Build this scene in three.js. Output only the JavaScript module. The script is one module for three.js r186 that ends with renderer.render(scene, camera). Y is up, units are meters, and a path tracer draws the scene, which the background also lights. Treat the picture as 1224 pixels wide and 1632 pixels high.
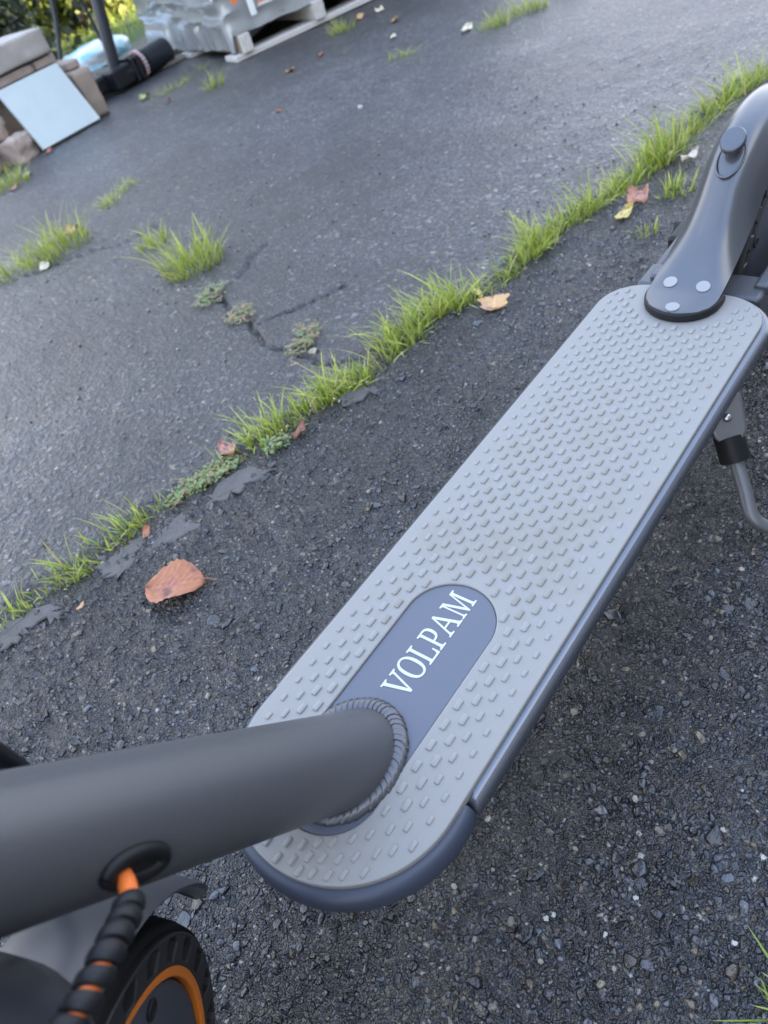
import * as THREE from 'three';
import { mergeGeometries, mergeVertices, toCreasedNormals } from 'three/addons/utils/BufferGeometryUtils.js';
import { RoundedBoxGeometry } from 'three/addons/geometries/RoundedBoxGeometry.js';
import { TextGeometry } from 'three/addons/geometries/TextGeometry.js';
import { FontLoader } from 'three/addons/loaders/FontLoader.js';

// ------------------------------------------------------------------ camera, sky, sun, exposure
const scene = new THREE.Scene();
const V = (x, y, z) => new THREE.Vector3(x, y, z);
const camera = new THREE.PerspectiveCamera(69.1, 3 / 4, 0.02, 200);
const camPos = V(-0.0795, 0.4736, 0.2177);
camera.position.copy(camPos);
camera.up.set(0.66756, 0.6986, -0.25753);
camera.lookAt(camPos.clone().add(V(0.4652, -0.66141, -0.58833)));
camera.focus = 0.47;
camera.userData.fStop = 11;

const SUN_DIR = V(0.22, 0.56, 0.95).normalize();
const SKY_GAIN = 1.0;
{
  const w = 512, h = 256, d = new Float32Array(w * h * 4);
  const hash = (x, y) => { const s = Math.sin(x * 127.1 + y * 311.7) * 43758.5453; return s - Math.floor(s); };
  const vn = (x, y, px) => {
    const xi = Math.floor(x), yi = Math.floor(y), fx = x - xi, fy = y - yi;
    const u = fx * fx * (3 - 2 * fx), v = fy * fy * (3 - 2 * fy), m = k => ((k % px) + px) % px;
    return (hash(m(xi), yi) * (1 - u) + hash(m(xi + 1), yi) * u) * (1 - v) + (hash(m(xi), yi + 1) * (1 - u) + hash(m(xi + 1), yi + 1) * u) * v;
  };
  for (let j = 0; j < h; j++) for (let i = 0; i < w; i++) {
    const el = ((j + 0.5) / h - 0.5) * Math.PI, e = Math.max(0, Math.sin(el));
    const t = Math.pow(e, 0.55);
    let r = 1.36 + (0.47 - 1.36) * t, g = 1.28 + (0.68 - 1.28) * t, b = 1.18 + (1.1 - 1.18) * t;
    let c = 0, a = 0.5, px = 8, x = i / w * 8, y = j / h * 5;
    for (let o = 0; o < 5; o++) { c += a * vn(x, y + o * 17, px); a *= 0.5; x *= 2; y *= 2; px *= 2; }
    c = Math.min(1, Math.max(0, (c - 0.44) * 4.2)) * (el > 0 ? 1 : 0);
    r += (1.6 - r) * c * 0.75; g += (1.59 - g) * c * 0.75; b += (1.58 - b) * c * 0.75;
    if (el < 0) { r = 0.12; g = 0.13; b = 0.12; }
    const k = (j * w + i) * 4;
    d[k] = r * SKY_GAIN; d[k + 1] = g * SKY_GAIN; d[k + 2] = b * SKY_GAIN; d[k + 3] = 1;
  }
  const sky = new THREE.DataTexture(d, w, h, THREE.RGBAFormat, THREE.FloatType);
  sky.mapping = THREE.EquirectangularReflectionMapping;
  sky.magFilter = THREE.LinearFilter; sky.minFilter = THREE.LinearFilter; sky.wrapS = THREE.RepeatWrapping;
  sky.needsUpdate = true;
  scene.background = sky; scene.environment = sky;
}
const sun = new THREE.DirectionalLight(0xfff0dc, 4.8);
sun.position.copy(SUN_DIR.clone().multiplyScalar(30)).add(V(1.5, 0, -3));
sun.target.position.set(1.5, 0, -3);
sun.castShadow = true;
sun.shadow.mapSize.set(2048, 2048);
Object.assign(sun.shadow.camera, { left: -16, right: 16, top: 16, bottom: -16, near: 0.5, far: 70 });
scene.add(sun, sun.target);

const renderer = new THREE.WebGLRenderer({ antialias: true });
renderer.setSize(768, 1024);
renderer.toneMapping = THREE.LinearToneMapping;
renderer.toneMappingExposure = 2.85;
renderer.shadowMap.enabled = true;

// ------------------------------------------------------------------ helpers
function rng(seed) { let a = seed >>> 0; return () => { a = (a + 0x6D2B79F5) | 0; let t = Math.imul(a ^ (a >>> 15), 1 | a); t = (t + Math.imul(t ^ (t >>> 7), 61 | t)) ^ t; return ((t ^ (t >>> 14)) >>> 0) / 4294967296; }; }
const R0 = rng(11);
const hash2 = (x, y) => { let h = Math.imul(x | 0, 374761393) + Math.imul(y | 0, 668265263) | 0; h = Math.imul(h ^ (h >>> 13), 1274126177); return ((h ^ (h >>> 16)) >>> 0) / 4294967296; };
function vnoise(x, y) {
  const xi = Math.floor(x), yi = Math.floor(y), fx = x - xi, fy = y - yi, u = fx * fx * (3 - 2 * fx), v = fy * fy * (3 - 2 * fy);
  return (hash2(xi, yi) * (1 - u) + hash2(xi + 1, yi) * u) * (1 - v) + (hash2(xi, yi + 1) * (1 - u) + hash2(xi + 1, yi + 1) * u) * v;
}
function fbm(x, y, o = 4) { let s = 0, a = 0.5; for (let i = 0; i < o; i++) { s += a * vnoise(x, y); x = x * 2.03 + 7.1; y = y * 2.03 + 3.7; a *= 0.5; } return s; }
const smooth = (a, b, x) => { const t = Math.min(1, Math.max(0, (x - a) / (b - a))); return t * t * (3 - 2 * t); };
const lerp = (a, b, t) => a + (b - a) * t;
const used = {};
function numbered(n) { used[n] = (used[n] || 0) + 1; return used[n] === 1 ? n : n + '_' + String(used[n] - 1).padStart(3, '0'); }
function std(r, g, b, rough = 0.6, metal = 0, extra = {}) { const m = new THREE.MeshPhysicalMaterial({ roughness: rough, metalness: metal, side: THREE.DoubleSide, ...extra }); m.color.setRGB(r, g, b); return m; }
function mesh(name, geo, mat, parent) { const m = new THREE.Mesh(geo, mat); m.name = parent && parent !== scene ? name : numbered(name); m.castShadow = m.receiveShadow = true; (parent || scene).add(m); return m; }
function tag(o, label, category, group) { o.userData.label = label; o.userData.category = category; if (group) o.userData.group = group; return o; }
function thing(name, label, category, pos, group) { const o = new THREE.Group(); o.name = numbered(name); if (pos) o.position.copy(pos); scene.add(o); return tag(o, label, category, group); }
const XF = (geo, m) => geo.applyMatrix4(m);
const T = (x, y, z, rx = 0, ry = 0, rz = 0, s = 1) => new THREE.Matrix4().compose(V(x, y, z), new THREE.Quaternion().setFromEuler(new THREE.Euler(rx, ry, rz)), typeof s === 'number' ? V(s, s, s) : s);
const flat = g => { g = g.index ? g.toNonIndexed() : g; for (const k of Object.keys(g.attributes)) if (!['position', 'normal', 'uv'].includes(k)) g.deleteAttribute(k); if (!g.attributes.uv) g.setAttribute('uv', new THREE.BufferAttribute(new Float32Array(g.attributes.position.count * 2), 2)); return g; };
const merge = l => mergeGeometries(l.map(flat));
// skin over a list of rings of points
function loft(rings, { closed = true, caps = true, crease = 0.6 } = {}) {
  const n = rings[0].length, pos = [], uv = [], idx = [];
  rings.forEach((r, i) => r.forEach((p, j) => { pos.push(p.x, p.y, p.z); uv.push(j / n, i / rings.length); }));
  const m = closed ? n : n - 1;
  for (let i = 0; i + 1 < rings.length; i++) for (let j = 0; j < m; j++) {
    const a = i * n + j, b = i * n + (j + 1) % n, c = a + n, d = b + n;
    idx.push(a, c, b, b, c, d);
  }
  if (caps && closed) for (const [k, f] of [[0, 1], [rings.length - 1, -1]]) {
    const c = V(0, 0, 0); rings[k].forEach(p => c.add(p)); c.multiplyScalar(1 / n);
    const ci = pos.length / 3; pos.push(c.x, c.y, c.z); uv.push(0.5, 0.5);
    for (let j = 0; j < n; j++) f > 0 ? idx.push(ci, k * n + j, k * n + (j + 1) % n) : idx.push(ci, k * n + (j + 1) % n, k * n + j);
  }
  const g = new THREE.BufferGeometry();
  g.setAttribute('position', new THREE.Float32BufferAttribute(pos, 3)); g.setAttribute('uv', new THREE.Float32BufferAttribute(uv, 2)); g.setIndex(idx);
  g.scale(1000, 1000, 1000); const c = toCreasedNormals(g, crease); c.scale(0.001, 0.001, 0.001); return c;   // welds at 1/100 of a unit, so work in millimetres
}
// tube along points with radius function(i/n, angle)
function sweep(pts, rad, sides = 12, opts = {}) {
  const curve = opts.raw ? null : new THREE.CatmullRomCurve3(pts, false, 'centripetal');
  const N = opts.n || (opts.raw ? pts.length - 1 : pts.length * 10), P = [];
  for (let i = 0; i <= N; i++) P.push(curve ? curve.getPoint(i / N) : pts[i]);
  const rings = []; let nrm = null;
  for (let i = 0; i <= N; i++) {
    const t = (P[Math.min(N, i + 1)].clone().sub(P[Math.max(0, i - 1)])).normalize();
    if (!nrm) { nrm = opts.up ? opts.up.clone() : (Math.abs(t.y) < 0.9 ? V(0, 1, 0) : V(1, 0, 0)); }
    nrm.sub(t.clone().multiplyScalar(nrm.dot(t))).normalize();
    const bi = t.clone().cross(nrm), r = [];
    for (let k = 0; k < sides; k++) {
      const a = k / sides * Math.PI * 2, q = typeof rad === 'function' ? rad(i / N, a) : rad;
      r.push(P[i].clone().addScaledVector(nrm, Math.cos(a) * q).addScaledVector(bi, Math.sin(a) * q));
    }
    rings.push(r);
  }
  return loft(rings, { crease: opts.crease ?? 1.2 });
}
function lathe(pts, seg = 64) { return new THREE.LatheGeometry(pts.map(p => new THREE.Vector2(p[0], p[1])), seg); }
function extrude(shape, depth, bevel = 0, segs = 2, curveSegments = 24) {
  return new THREE.ExtrudeGeometry(shape, { depth: depth - 2 * bevel, bevelEnabled: bevel > 0, bevelSize: bevel, bevelThickness: bevel, bevelOffset: -bevel, bevelSegments: segs, curveSegments });
}
// shape drawn in plan (x, z) -> solid from y0 up to y1
function slab(shape, y0, y1, bevel, segs, cs) {
  const g = extrude(shape, y1 - y0, bevel, segs, cs);
  g.translate(0, 0, bevel || 0); g.rotateX(Math.PI / 2); g.translate(0, y1, 0);   // shape y -> z, extrusion -> down
  return g;
}
function capsulePath(S, x0, x1, r) { S.moveTo(x0, -r); S.lineTo(x1, -r); S.absarc(x1, 0, r, -Math.PI / 2, Math.PI / 2, false); S.lineTo(x0, r); S.absarc(x0, 0, r, Math.PI / 2, Math.PI * 1.5, false); return S; }
function dataTex(w, h, fill, srgb, repeat) {
  const d = new Uint8Array(w * h * 4); fill(d);
  const t = new THREE.DataTexture(d, w, h, THREE.RGBAFormat); t.wrapS = t.wrapT = THREE.RepeatWrapping; t.magFilter = THREE.LinearFilter; t.minFilter = THREE.LinearMipmapLinearFilter; t.generateMipmaps = true;
  if (srgb) t.colorSpace = THREE.SRGBColorSpace; if (repeat) t.repeat.set(...repeat); t.needsUpdate = true; return t;
}
const toS = c => Math.max(0, Math.min(255, Math.round(255 * (c <= 0.0031308 ? 12.92 * c : 1.055 * Math.pow(c, 1 / 2.4) - 0.055))));

// ------------------------------------------------------------------ the driveway: one sheet split along its seam, lawn beyond
const SEAM = [[-0.4, -0.56], [-0.033, -0.493], [0.01, -0.486], [0.058, -0.47], [0.108, -0.466], [0.154, -0.462], [0.194, -0.443], [0.23, -0.433], [0.274, -0.418], [0.328, -0.4], [0.379, -0.388], [0.424, -0.368], [0.482, -0.368], [0.56, -0.362], [0.61, -0.338], [0.667, -0.316], [0.741, -0.31], [0.802, -0.302], [0.857, -0.284], [0.924, -0.259], [0.993, -0.242], [1.12, -0.237], [1.2, -0.228], [1.283, -0.209], [1.4, -0.18], [4, 0.35]];
function seamZ(x) {
  if (x < SEAM[0][0]) return SEAM[0][1] + (x - SEAM[0][0]) * 0.18;
  for (let i = 1; i < SEAM.length; i++) if (x <= SEAM[i][0]) { const a = SEAM[i - 1], b = SEAM[i]; return lerp(a[1], b[1], (x - a[0]) / (b[0] - a[0])); }
  const e = SEAM[SEAM.length - 1]; return e[1] + (x - e[0]) * 0.2;
}
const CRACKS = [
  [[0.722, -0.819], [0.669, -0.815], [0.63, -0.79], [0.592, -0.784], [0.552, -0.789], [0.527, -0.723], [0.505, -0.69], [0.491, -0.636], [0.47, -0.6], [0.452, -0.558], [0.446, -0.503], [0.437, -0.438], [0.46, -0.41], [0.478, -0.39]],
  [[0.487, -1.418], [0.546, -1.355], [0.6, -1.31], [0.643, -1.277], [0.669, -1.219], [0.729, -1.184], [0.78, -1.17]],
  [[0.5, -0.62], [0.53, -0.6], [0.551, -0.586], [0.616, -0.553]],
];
function crackDist(x, z) {
  let m = 1e9;
  for (const c of CRACKS) for (let i = 1; i < c.length; i++) {
    const ax = c[i - 1][0], az = c[i - 1][1], bx = c[i][0] - ax, bz = c[i][1] - az;
    const t = Math.min(1, Math.max(0, ((x - ax) * bx + (z - az) * bz) / (bx * bx + bz * bz)));
    m = Math.min(m, Math.hypot(x - ax - t * bx, z - az - t * bz));
  }
  return m;
}
// tileable crushed-stone surface: height 0..1 and colour, size N pixels over TILE metres
const TILE = 0.9;
function stoneTile(N, layers, seed, colour) {
  const H = new Float32Array(N * N), C = new Float32Array(N * N * 3), ID = new Float32Array(N * N);
  const best = new Float32Array(N * N).fill(-1), R = rng(seed);
  for (const L of layers) {
    const K = Math.round(TILE / L.size), px = new Float32Array(K * K * 6);
    for (let i = 0; i < K * K; i++) { px[i * 6] = R(); px[i * 6 + 1] = R(); px[i * 6 + 2] = R(); px[i * 6 + 3] = (R() - 0.5) * L.tilt; px[i * 6 + 4] = (R() - 0.5) * L.tilt; px[i * 6 + 5] = R(); }
    const s = K / N;
    for (let y = 0; y < N; y++) {
      const gy = y * s, cy = Math.floor(gy);
      for (let x = 0; x < N; x++) {
        const gx = x * s, cx = Math.floor(gx);
        let f1 = 9, f2 = 9, id = 0, ox = 0, oy = 0;
        for (let j = -1; j <= 1; j++) { const yy = (cy + j + K) % K; for (let i = -1; i <= 1; i++) {
          const k = yy * K + (cx + i + K) % K, dx = cx + i + px[k * 6] - gx, dy = cy + j + px[k * 6 + 1] - gy, d = dx * dx + dy * dy;
          if (d < f1) { f2 = f1; f1 = d; id = k; ox = dx; oy = dy; } else if (d < f2) f2 = d;
        } }
        const keep = px[id * 6 + 2];
        if (keep > L.density) continue;
        const edge = Math.sqrt(f2) - Math.sqrt(f1);
        const dome = smooth(0.02, L.round, edge);
        const h = L.h * (0.35 + 0.65 * px[id * 6 + 5]) * dome + (ox * px[id * 6 + 3] + oy * px[id * 6 + 4]) * dome * L.h;
        const q = y * N + x;
        if (h > best[q]) { best[q] = h; H[q] = h; ID[q] = px[id * 6 + 2] / L.density + L.k; const c = colour(px[id * 6 + 2] / L.density, px[id * 6 + 5], dome, L); C[q * 3] = c[0]; C[q * 3 + 1] = c[1]; C[q * 3 + 2] = c[2]; }
      }
    }
  }
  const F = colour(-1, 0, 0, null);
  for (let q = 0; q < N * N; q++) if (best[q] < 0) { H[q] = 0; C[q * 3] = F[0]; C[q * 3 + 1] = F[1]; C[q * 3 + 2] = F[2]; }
  return { N, H, C };
}
function grain(tile, amt, seed) { const { N, H } = tile; for (let q = 0; q < N * N; q++) H[q] = Math.min(1, Math.max(0, H[q] + (hash2(q % N, (q / N | 0) + seed * 977) - 0.5) * amt)); }
function tileMaterial(tile, rough, bump) {
  const { N, H, C } = tile;
  const map = dataTex(N, N, d => { for (let q = 0; q < N * N; q++) { d[q * 4] = toS(C[q * 3]); d[q * 4 + 1] = toS(C[q * 3 + 1]); d[q * 4 + 2] = toS(C[q * 3 + 2]); d[q * 4 + 3] = 255; } }, true);
  const bm = dataTex(N, N, d => { for (let q = 0; q < N * N; q++) { const v = Math.round(H[q] * 255); d[q * 4] = d[q * 4 + 1] = d[q * 4 + 2] = v; d[q * 4 + 3] = 255; } });
  const m = new THREE.MeshPhysicalMaterial({ map, bumpMap: bm, bumpScale: bump, roughness: rough, ior: 1.62, vertexColors: true, side: THREE.DoubleSide });
  return m;
}
const roughTile = stoneTile(2048, [
  { size: 0.0018, density: 0.97, h: 0.45, tilt: 1.6, round: 0.5, k: 0 },
  { size: 0.0034, density: 0.6, h: 0.68, tilt: 1.7, round: 0.4, k: 1 },
  { size: 0.006, density: 0.22, h: 0.86, tilt: 1.6, round: 0.34, k: 2 },
  { size: 0.0095, density: 0.035, h: 1.0, tilt: 1.3, round: 0.28, k: 3 }], 5, (a, b, dome, L) => {
  if (!L) return [0.014, 0.014, 0.015];
  const t = 0.013 + 0.055 * b * b * b + (a > 0.84 ? 0.06 * b : 0);
  let c = [t * 0.9, t, t * 1.2];
  if (a < 0.035) c = [0.11 + 0.08 * b, 0.095 + 0.065 * b, 0.07 + 0.05 * b];
  else if (a < 0.12) c = [t * 1.7, t * 1.4, t * 1.05];
  else if (a < 0.132 && L.k < 2) c = [0.34, 0.325, 0.3];
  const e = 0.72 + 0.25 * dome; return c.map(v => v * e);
});
grain(roughTile, 0.1, 1);
const smoothTile = stoneTile(2048, [
  { size: 0.0024, density: 0.95, h: 0.5, tilt: 0.7, round: 0.4, k: 0 },
  { size: 0.0048, density: 0.5, h: 0.72, tilt: 0.8, round: 0.3, k: 1 },
  { size: 0.0085, density: 0.22, h: 0.85, tilt: 0.6, round: 0.25, k: 2 }], 9, (a, b, dome, L) => {
  if (!L) return [0.014, 0.014, 0.015];
  const t = 0.02 + 0.105 * b * b * b;
  let c = [t * 0.95, t, t * 1.12];
  if (a < 0.05) c = [0.12 + 0.06 * b, 0.105 + 0.05 * b, 0.085 + 0.03 * b];
  else if (a < 0.057 && L.k < 2) c = [0.32, 0.31, 0.29];
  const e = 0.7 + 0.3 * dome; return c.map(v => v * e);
});
grain(smoothTile, 0.12, 2);
function sampleTile(t, x, z) {
  const { N, H } = t; let u = x / TILE * N, v = z / TILE * N; u = ((u % N) + N) % N; v = ((v % N) + N) % N;
  const ui = u | 0, vi = v | 0; let s = 0;
  for (let j = -1; j <= 1; j++) for (let i = -1; i <= 1; i++) s += H[((vi + j + N) % N) * N + (ui + i + N) % N];
  return s / 9;
}
const sideOf = (x, z) => z - seamZ(x) + (fbm(x * 22, z * 22, 3) - 0.45) * 0.022;
const lawnEdge = x => -3.42 - 0.25 * (x - 2) + (fbm(x * 3, 5.5, 3) - 0.45) * 0.2;
function groundY(x, z, cell = 0.003) {
  const d = sideOf(x, z);
  let y = (fbm(x * 3.1 + 9, z * 3.1, 3) - 0.45) * 0.014;
  if (d > 0) y += sampleTile(roughTile, x, z) * 0.0042 + (fbm(x * 42, z * 42, 4) - 0.45) * 0.0085;
  else y += 0.003 + sampleTile(smoothTile, x, z) * 0.0018 + (fbm(x * 30, z * 30, 3) - 0.45) * 0.0045;
  y -= 0.009 * Math.exp(-((d + 0.004) ** 2) / 0.00016);
  if (x > 0.1 && x < 0.95 && z > -1.6 && z < 0.3) { const c = crackDist(x + (vnoise(x * 90, z * 90) - 0.5) * 0.012, z + (vnoise(x * 90 + 40, z * 90) - 0.5) * 0.012); y -= 0.008 * Math.exp(-((c / 0.0042) ** 2)); }
  if (cell > 0.02) y *= 0.4;
  return y;
}
{
  const line = (a, b, step, gLo, gHi, lo, hi) => { const o = []; for (let x = a; x <= b; x += step) o.push(x); let s = step; while (o[o.length - 1] < hi) { s *= gHi; o.push(o[o.length - 1] + s); } s = step; while (o[0] > lo) { s *= gLo; o.unshift(o[0] - s); } return o; };
  const X = line(-0.2, 0.78, 0.0027, 1.2, 1.02, -25, 40), Z = line(-0.66, 0.26, 0.0027, 1.02, 1.2, -45, 25);
  const nx = X.length, nz = Z.length, pos = new Float32Array(nx * nz * 3), uv = new Float32Array(nx * nz * 2), col = new Float32Array(nx * nz * 3);
  const S = new Float32Array(nx * nz);
  for (let j = 0; j < nz; j++) for (let i = 0; i < nx; i++) {
    const x = X[i], z = Z[j], k = j * nx + i, d = sideOf(x, z); S[k] = z < lawnEdge(x) ? -9 : d;
    const cell = Math.max(X[Math.min(nx - 1, i + 1)] - X[Math.max(0, i - 1)], Z[Math.min(nz - 1, j + 1)] - Z[Math.max(0, j - 1)]) / 2;
    pos[k * 3] = x; pos[k * 3 + 2] = z; pos[k * 3 + 1] = S[k] === -9 ? 0.01 : groundY(x, z, cell);
    uv[k * 2] = x / TILE; uv[k * 2 + 1] = z / TILE;
    let m = (0.45 + 1.1 * fbm(x * 2.3 + 3, z * 2.3, 4)) * (0.6 + 0.8 * fbm(x * 17 + 3, z * 17, 3)); const br = fbm(x * 5 + 20, z * 5 + 7, 4);
    let r = m, g = m, b = m;
    if (br > 0.55 && d > 0) { const q = (br - 0.55) * 3; r *= 1 + q * 0.9; g *= 1 + q * 0.65; b *= 1 + q * 0.2; }
    if (br > 0.58 && d < 0) { const q = (br - 0.58) * 3; r *= 1 + q * 0.6; g *= 1 + q * 0.55; b *= 1 + q * 0.45; }
    const dirt = Math.exp(-(d * d) / 0.0006); r = lerp(r, 0.75, dirt * 0.7); g = lerp(g, 0.68, dirt * 0.7); b = lerp(b, 0.55, dirt * 0.7);
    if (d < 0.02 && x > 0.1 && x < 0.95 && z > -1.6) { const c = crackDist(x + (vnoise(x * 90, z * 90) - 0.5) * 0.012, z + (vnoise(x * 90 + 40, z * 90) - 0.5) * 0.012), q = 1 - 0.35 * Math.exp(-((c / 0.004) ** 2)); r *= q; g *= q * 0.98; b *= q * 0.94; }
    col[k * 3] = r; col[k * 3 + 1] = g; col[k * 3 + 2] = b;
  }
  const lists = [[], [], []];
  for (let j = 0; j + 1 < nz; j++) for (let i = 0; i + 1 < nx; i++) {
    const a = j * nx + i, s = S[a]; const L = s === -9 ? lists[2] : s > 0 ? lists[0] : lists[1];
    L.push(a, a + nx, a + 1, a + 1, a + nx, a + nx + 1);
  }
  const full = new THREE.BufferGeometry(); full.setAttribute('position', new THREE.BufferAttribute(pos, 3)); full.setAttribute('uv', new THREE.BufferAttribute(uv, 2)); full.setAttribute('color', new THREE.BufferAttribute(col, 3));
  full.setIndex([...Array(0)]); 
  const all = new Uint32Array(lists[0].length + lists[1].length + lists[2].length); let o = 0; for (const L of lists) for (let i = 0; i < L.length; i++) all[o++] = L[i];
  full.setIndex(new THREE.BufferAttribute(all, 1)); full.computeVertexNormals();
  const sub = L => {
    const map = new Int32Array(nx * nz).fill(-1), P = [], N = [], U = [], Cc = [], I = new Uint32Array(L.length), na = full.attributes.normal.array; let n = 0;
    for (let i = 0; i < L.length; i++) { const v = L[i]; if (map[v] < 0) { map[v] = n++; P.push(pos[v * 3], pos[v * 3 + 1], pos[v * 3 + 2]); N.push(na[v * 3], na[v * 3 + 1], na[v * 3 + 2]); U.push(uv[v * 2], uv[v * 2 + 1]); Cc.push(col[v * 3], col[v * 3 + 1], col[v * 3 + 2]); } I[i] = map[v]; }
    const g = new THREE.BufferGeometry(); g.setAttribute('position', new THREE.Float32BufferAttribute(P, 3)); g.setAttribute('normal', new THREE.Float32BufferAttribute(N, 3)); g.setAttribute('uv', new THREE.Float32BufferAttribute(U, 2)); g.setAttribute('color', new THREE.Float32BufferAttribute(Cc, 3)); g.setIndex(new THREE.BufferAttribute(I, 1)); return g;
  };
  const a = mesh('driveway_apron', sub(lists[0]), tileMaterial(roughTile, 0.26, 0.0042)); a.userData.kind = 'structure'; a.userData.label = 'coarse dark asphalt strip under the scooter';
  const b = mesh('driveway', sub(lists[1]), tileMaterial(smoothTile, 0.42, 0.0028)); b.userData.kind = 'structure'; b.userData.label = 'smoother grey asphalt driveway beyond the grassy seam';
  const lm = std(0.055, 0.085, 0.025, 0.95); const c = mesh('lawn', sub(lists[2]), lm); c.userData.kind = 'structure'; c.userData.label = 'lawn beyond the driveway';
  // broken smooth crusts beside the seam: pieces of the apron
  const NT = 512, noiseTex = (k, srgb) => dataTex(NT, NT, d => { for (let y = 0; y < NT; y++) for (let x = 0; x < NT; x++) { const n = fbm(x * 0.03, y * 0.03, 5) * 0.6 + vnoise(x * 0.31, y * 0.31) * 0.25 + hash2(x, y) * 0.3, v = srgb ? toS(k * (0.45 + n)) : Math.min(255, n * 210), q = (y * NT + x) * 4; d[q] = v; d[q + 1] = srgb ? v * 0.975 : v; d[q + 2] = srgb ? v * 0.965 : v; d[q + 3] = 255; } }, srgb, [5, 5]);
  const crust = std(1, 1, 1, 0.6, 0, { map: noiseTex(0.07, true), bumpMap: noiseTex(1, false), bumpScale: 0.0016 }), R = rng(77);
  const patch = (pts, th) => {
    const big = []; for (let i = 0; i < pts.length; i++) { const p = pts[i], q = pts[(i + 1) % pts.length]; for (let k = 0; k < 6; k++) { const t = k / 6; big.push([lerp(p[0], q[0], t) + (R() - 0.5) * 0.012, lerp(p[1], q[1], t) + (R() - 0.5) * 0.012]); } }
    const S2 = new THREE.Shape(big.map(p => new THREE.Vector2(p[0], p[1]))); const g = slab(S2, 0, th, 0.0012, 1); const P = g.attributes.position;
    for (let i = 0; i < P.count; i++) { const x = P.getX(i), z = P.getZ(i); P.setY(i, P.getY(i) - 0.001 + (fbm(x * 3.1 + 9, z * 3.1, 3) - 0.45) * 0.014 + (fbm(x * 60, z * 60, 2) - 0.4) * 0.002); }
    g.computeVertexNormals(); mesh('asphalt_flake', g, crust, a);
  };
  patch([[0.067, -0.452], [0.067, -0.417], [0.106, -0.414], [0.159, -0.377], [0.172, -0.412], [0.158, -0.43], [0.127, -0.44], [0.1, -0.45]], 0.0035);
  patch([[0.184, -0.4], [0.199, -0.388], [0.231, -0.375], [0.258, -0.361], [0.268, -0.375], [0.25, -0.402], [0.216, -0.416]], 0.003);
  patch([[-0.058, -0.476], [-0.044, -0.455], [-0.016, -0.455], [0.007, -0.435], [0.015, -0.454], [0.003, -0.475], [-0.016, -0.483], [-0.045, -0.5]], 0.0035);
  patch([[0.38, -0.372], [0.43, -0.352], [0.445, -0.34], [0.42, -0.333], [0.37, -0.353]], 0.003);
  patch([[0.058, -0.555], [0.098, -0.55], [0.149, -0.54], [0.18, -0.52], [0.172, -0.488], [0.124, -0.49], [0.073, -0.495], [0.044, -0.514]], 0.0022);
}

// ------------------------------------------------------------------ materials of the scooter
const M = {
  frame: std(0.07, 0.076, 0.088, 0.4, 0.35, { clearcoat: 0.15, clearcoatRoughness: 0.4 }),
  tube: std(0.08, 0.083, 0.09, 0.52, 0.2, { clearcoat: 0.12, clearcoatRoughness: 0.5 }),
  rail: std(0.14, 0.152, 0.178, 0.26, 0.8),
  bumper: std(0.042, 0.052, 0.078, 0.45),
  mat: std(0.35, 0.37, 0.385, 0.62),
  badge: std(0.1, 0.112, 0.145, 0.5, 0.1),
  fender: std(0.105, 0.11, 0.122, 0.27, 0.6, { clearcoat: 0.2, clearcoatRoughness: 0.35 }),
  fork: std(0.042, 0.046, 0.055, 0.36, 0.2, { clearcoat: 0.4, clearcoatRoughness: 0.3 }),
  sidewall: std(0.024, 0.024, 0.026, 0.45),
  letter: std(0.5, 0.52, 0.47, 0.5),
  weld: std(0.105, 0.108, 0.118, 0.36, 0.5),
  rubber: std(0.007, 0.0075, 0.009, 0.5, 0, { specularIntensity: 0.55 }),
  black: std(0.011, 0.0115, 0.0135, 0.5, 0, { specularIntensity: 0.6 }),
  tyre: std(0.008, 0.008, 0.0085, 0.55, 0, { specularIntensity: 0.6 }),
  hub: std(0.07, 0.08, 0.1, 0.45, 0.3),
  orange: std(0.68, 0.19, 0.02, 0.5),
  cable: std(0.75, 0.17, 0.03, 0.5),
  cap: std(0.27, 0.278, 0.29, 0.6),
  steel: std(0.35, 0.36, 0.38, 0.25, 0.9),
  stand: std(0.13, 0.133, 0.14, 0.42, 0.5),
};
{ const N = 512; M.tube.bumpMap = dataTex(N, N, d => { for (let y = 0; y < N; y++) for (let x = 0; x < N; x++) { const v = 120 + (hash2(x, y) - 0.5) * 90 + (vnoise(x * 0.25, y * 0.25) - 0.5) * 80, k = (y * N + x) * 4; d[k] = d[k + 1] = d[k + 2] = v; d[k + 3] = 255; } }, false, [2, 3]); M.tube.bumpScale = 0.00012;
  M.tube.roughnessMap = dataTex(N, N, d => { for (let y = 0; y < N; y++) for (let x = 0; x < N; x++) { const s = smooth(0.56, 0.72, fbm(x * 0.02, y * 0.012, 5)), v = 205 + s * 50 + (hash2(x + 9, y) < 0.0012 ? -120 : 0), k = (y * N + x) * 4; d[k] = d[k + 1] = d[k + 2] = v; d[k + 3] = 255; } }); }
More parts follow.
